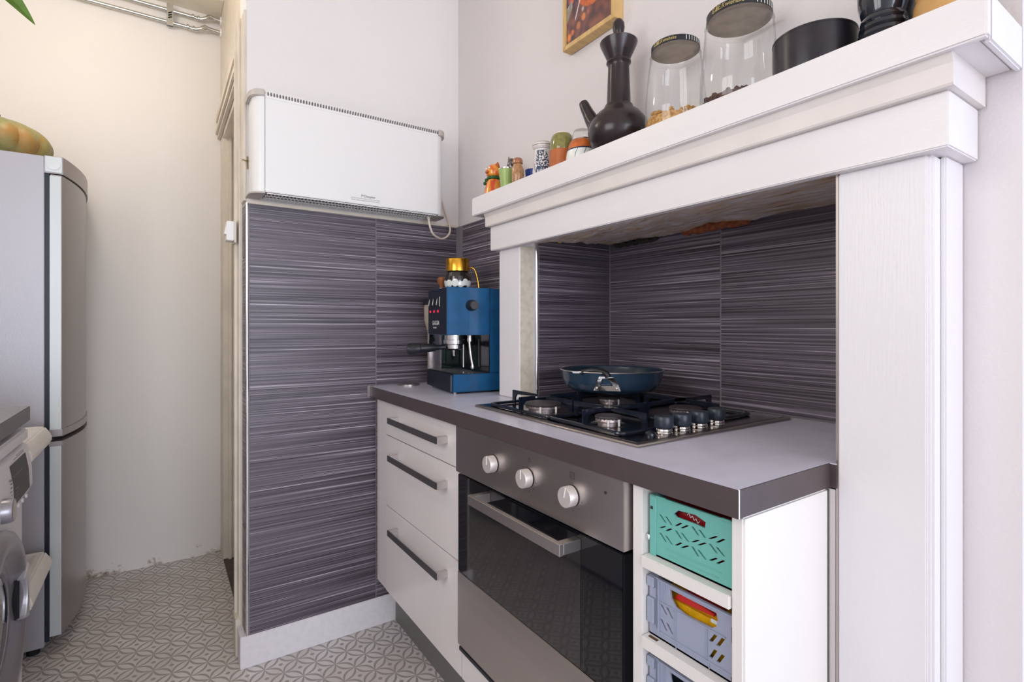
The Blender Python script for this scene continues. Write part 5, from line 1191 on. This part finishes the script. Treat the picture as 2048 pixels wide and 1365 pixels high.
box('core_board', M_ledge, (-0.9295, -0.300, 1.25, 1.957, 0.8600, 0.8985), 0.0008, wl)
box('laminate_top', M_ltop, (-0.9295, -0.301, 1.251, 1.956, 0.8985, 0.9000), 0.0, wl)
for y in (1.27, 1.945): box('support_batten', M_cabside, (-0.9295, -0.70, y-0.009, y+0.009, 0.0, 0.8600), 0.001, wl)

# ================================================================== trailing plant above the washing machine
ws = thing('wall_bracket_shelf', 'small white wall shelf carrying the trailing plant', 'shelf', (-0.83, 1.62, 2.0))
box('board', M_white, (-0.93, -0.66, 1.45, 1.80, 2.00, 2.018), 0.002, ws)
for y in (1.50, 1.75): box('bracket', M_white, (-0.93, -0.72, y-0.006, y+0.006, 1.975, 2.0), 0.001, ws)
pl = thing('trailing_plant', 'trailing houseplant with one broad pointed green leaf in view', 'plant', (-0.78, 1.62, 2.018))
lathe('pot', M_terracotta, [(0, 0), (0.050, 0), (0.068, 0.10), (0.072, 0.10), (0.072, 0.115), (0.064, 0.115), (0.060, 0.10), (0, 0.10)], (-0.78, 1.62, 2.0185), pl, 32, cap=False)
lathe('soil', M_soil, [(0, 0.098), (0.062, 0.098)], (-0.78, 1.62, 2.0185), pl, 24, cap=False)
def leaf(base, tip, width, droop, side):
    base, tip = Vector(base), Vector(tip); d_ = tip-base; L = d_.length; bm = bmesh.new(); sd = Vector(side).normalized(); up = d_.normalized().cross(sd).normalized(); n = 16; rows = []
    for k in range(n+1):
        t_ = k/n; wd = width*(math.sin(PI*min(1, t_**0.75))**0.8)*(1-0.15*t_) if 0 < t_ < 1 else 0.0008
        c = base+d_*t_+up*droop*math.sin(PI*t_)
        rows.append([bm.verts.new(c+sd*wd*s+up*abs(s)*wd*0.35) for s in (-1, -0.5, 0, 0.5, 1)])
    for a, b in zip(rows, rows[1:]):
        for i in range(4): bm.faces.new((a[i], a[i+1], b[i+1], b[i]))
    r_ = bmesh.ops.extrude_face_region(bm, geom=bm.faces[:])
    for q in [e for e in r_['geom'] if isinstance(e, bmesh.types.BMVert)]: q.co += up*0.0008
    return link('leaf', bm, M_leaf, pl, True)
stem_end = (-0.395, 1.715, 1.995)
tube('stem', M_leaf, smooth_path([(-0.78, 1.62, 2.11), (-0.70, 1.65, 2.20), (-0.55, 1.69, 2.16), stem_end], 6), 0.003, pl, 8)
leaf(stem_end, (-0.258, 1.742, 1.872), 0.029, 0.012, (0.45, 0.35, 0.75))
for k in range(6):
    a = k*1.05+0.4; b_ = (-0.78+0.02*math.cos(a), 1.62+0.02*math.sin(a), 2.11); e_ = (-0.78+0.075*math.cos(a), 1.62+0.12*math.sin(a), 2.24+0.03*(k % 3))
    tube('stem', M_leaf, [b_, e_], 0.0022, pl, 6)
    leaf(e_, (-0.78+0.11*math.cos(a), 1.62+0.22*math.sin(a), 2.20+0.03*(k % 2)), 0.032, 0.012, (-math.sin(a), math.cos(a), 0.1))
# unseen lamp body, added to go with the warm fill light
cl = thing('added_fill_lamp', 'unseen round ceiling lamp added for warm fill light', 'lamp', (-0.35, 2.15, 2.55))
lathe('fill_lamp_plate', M_white, [(0.05, 0.10), (0.05, 0.1195), (0, 0.1195)], (-0.35, 2.15, 2.55), cl, 28, cap=False)
tube('fill_lamp_stem', M_white, [(-0.35, 2.15, 2.50), (-0.35, 2.15, 2.65)], 0.006, cl, 10)
lathe('fill_lamp_holder', M_white, [(0.02, 2.47), (0.02, 2.51), (0.008, 2.515)], (-0.35, 2.15, 0), cl, 20)
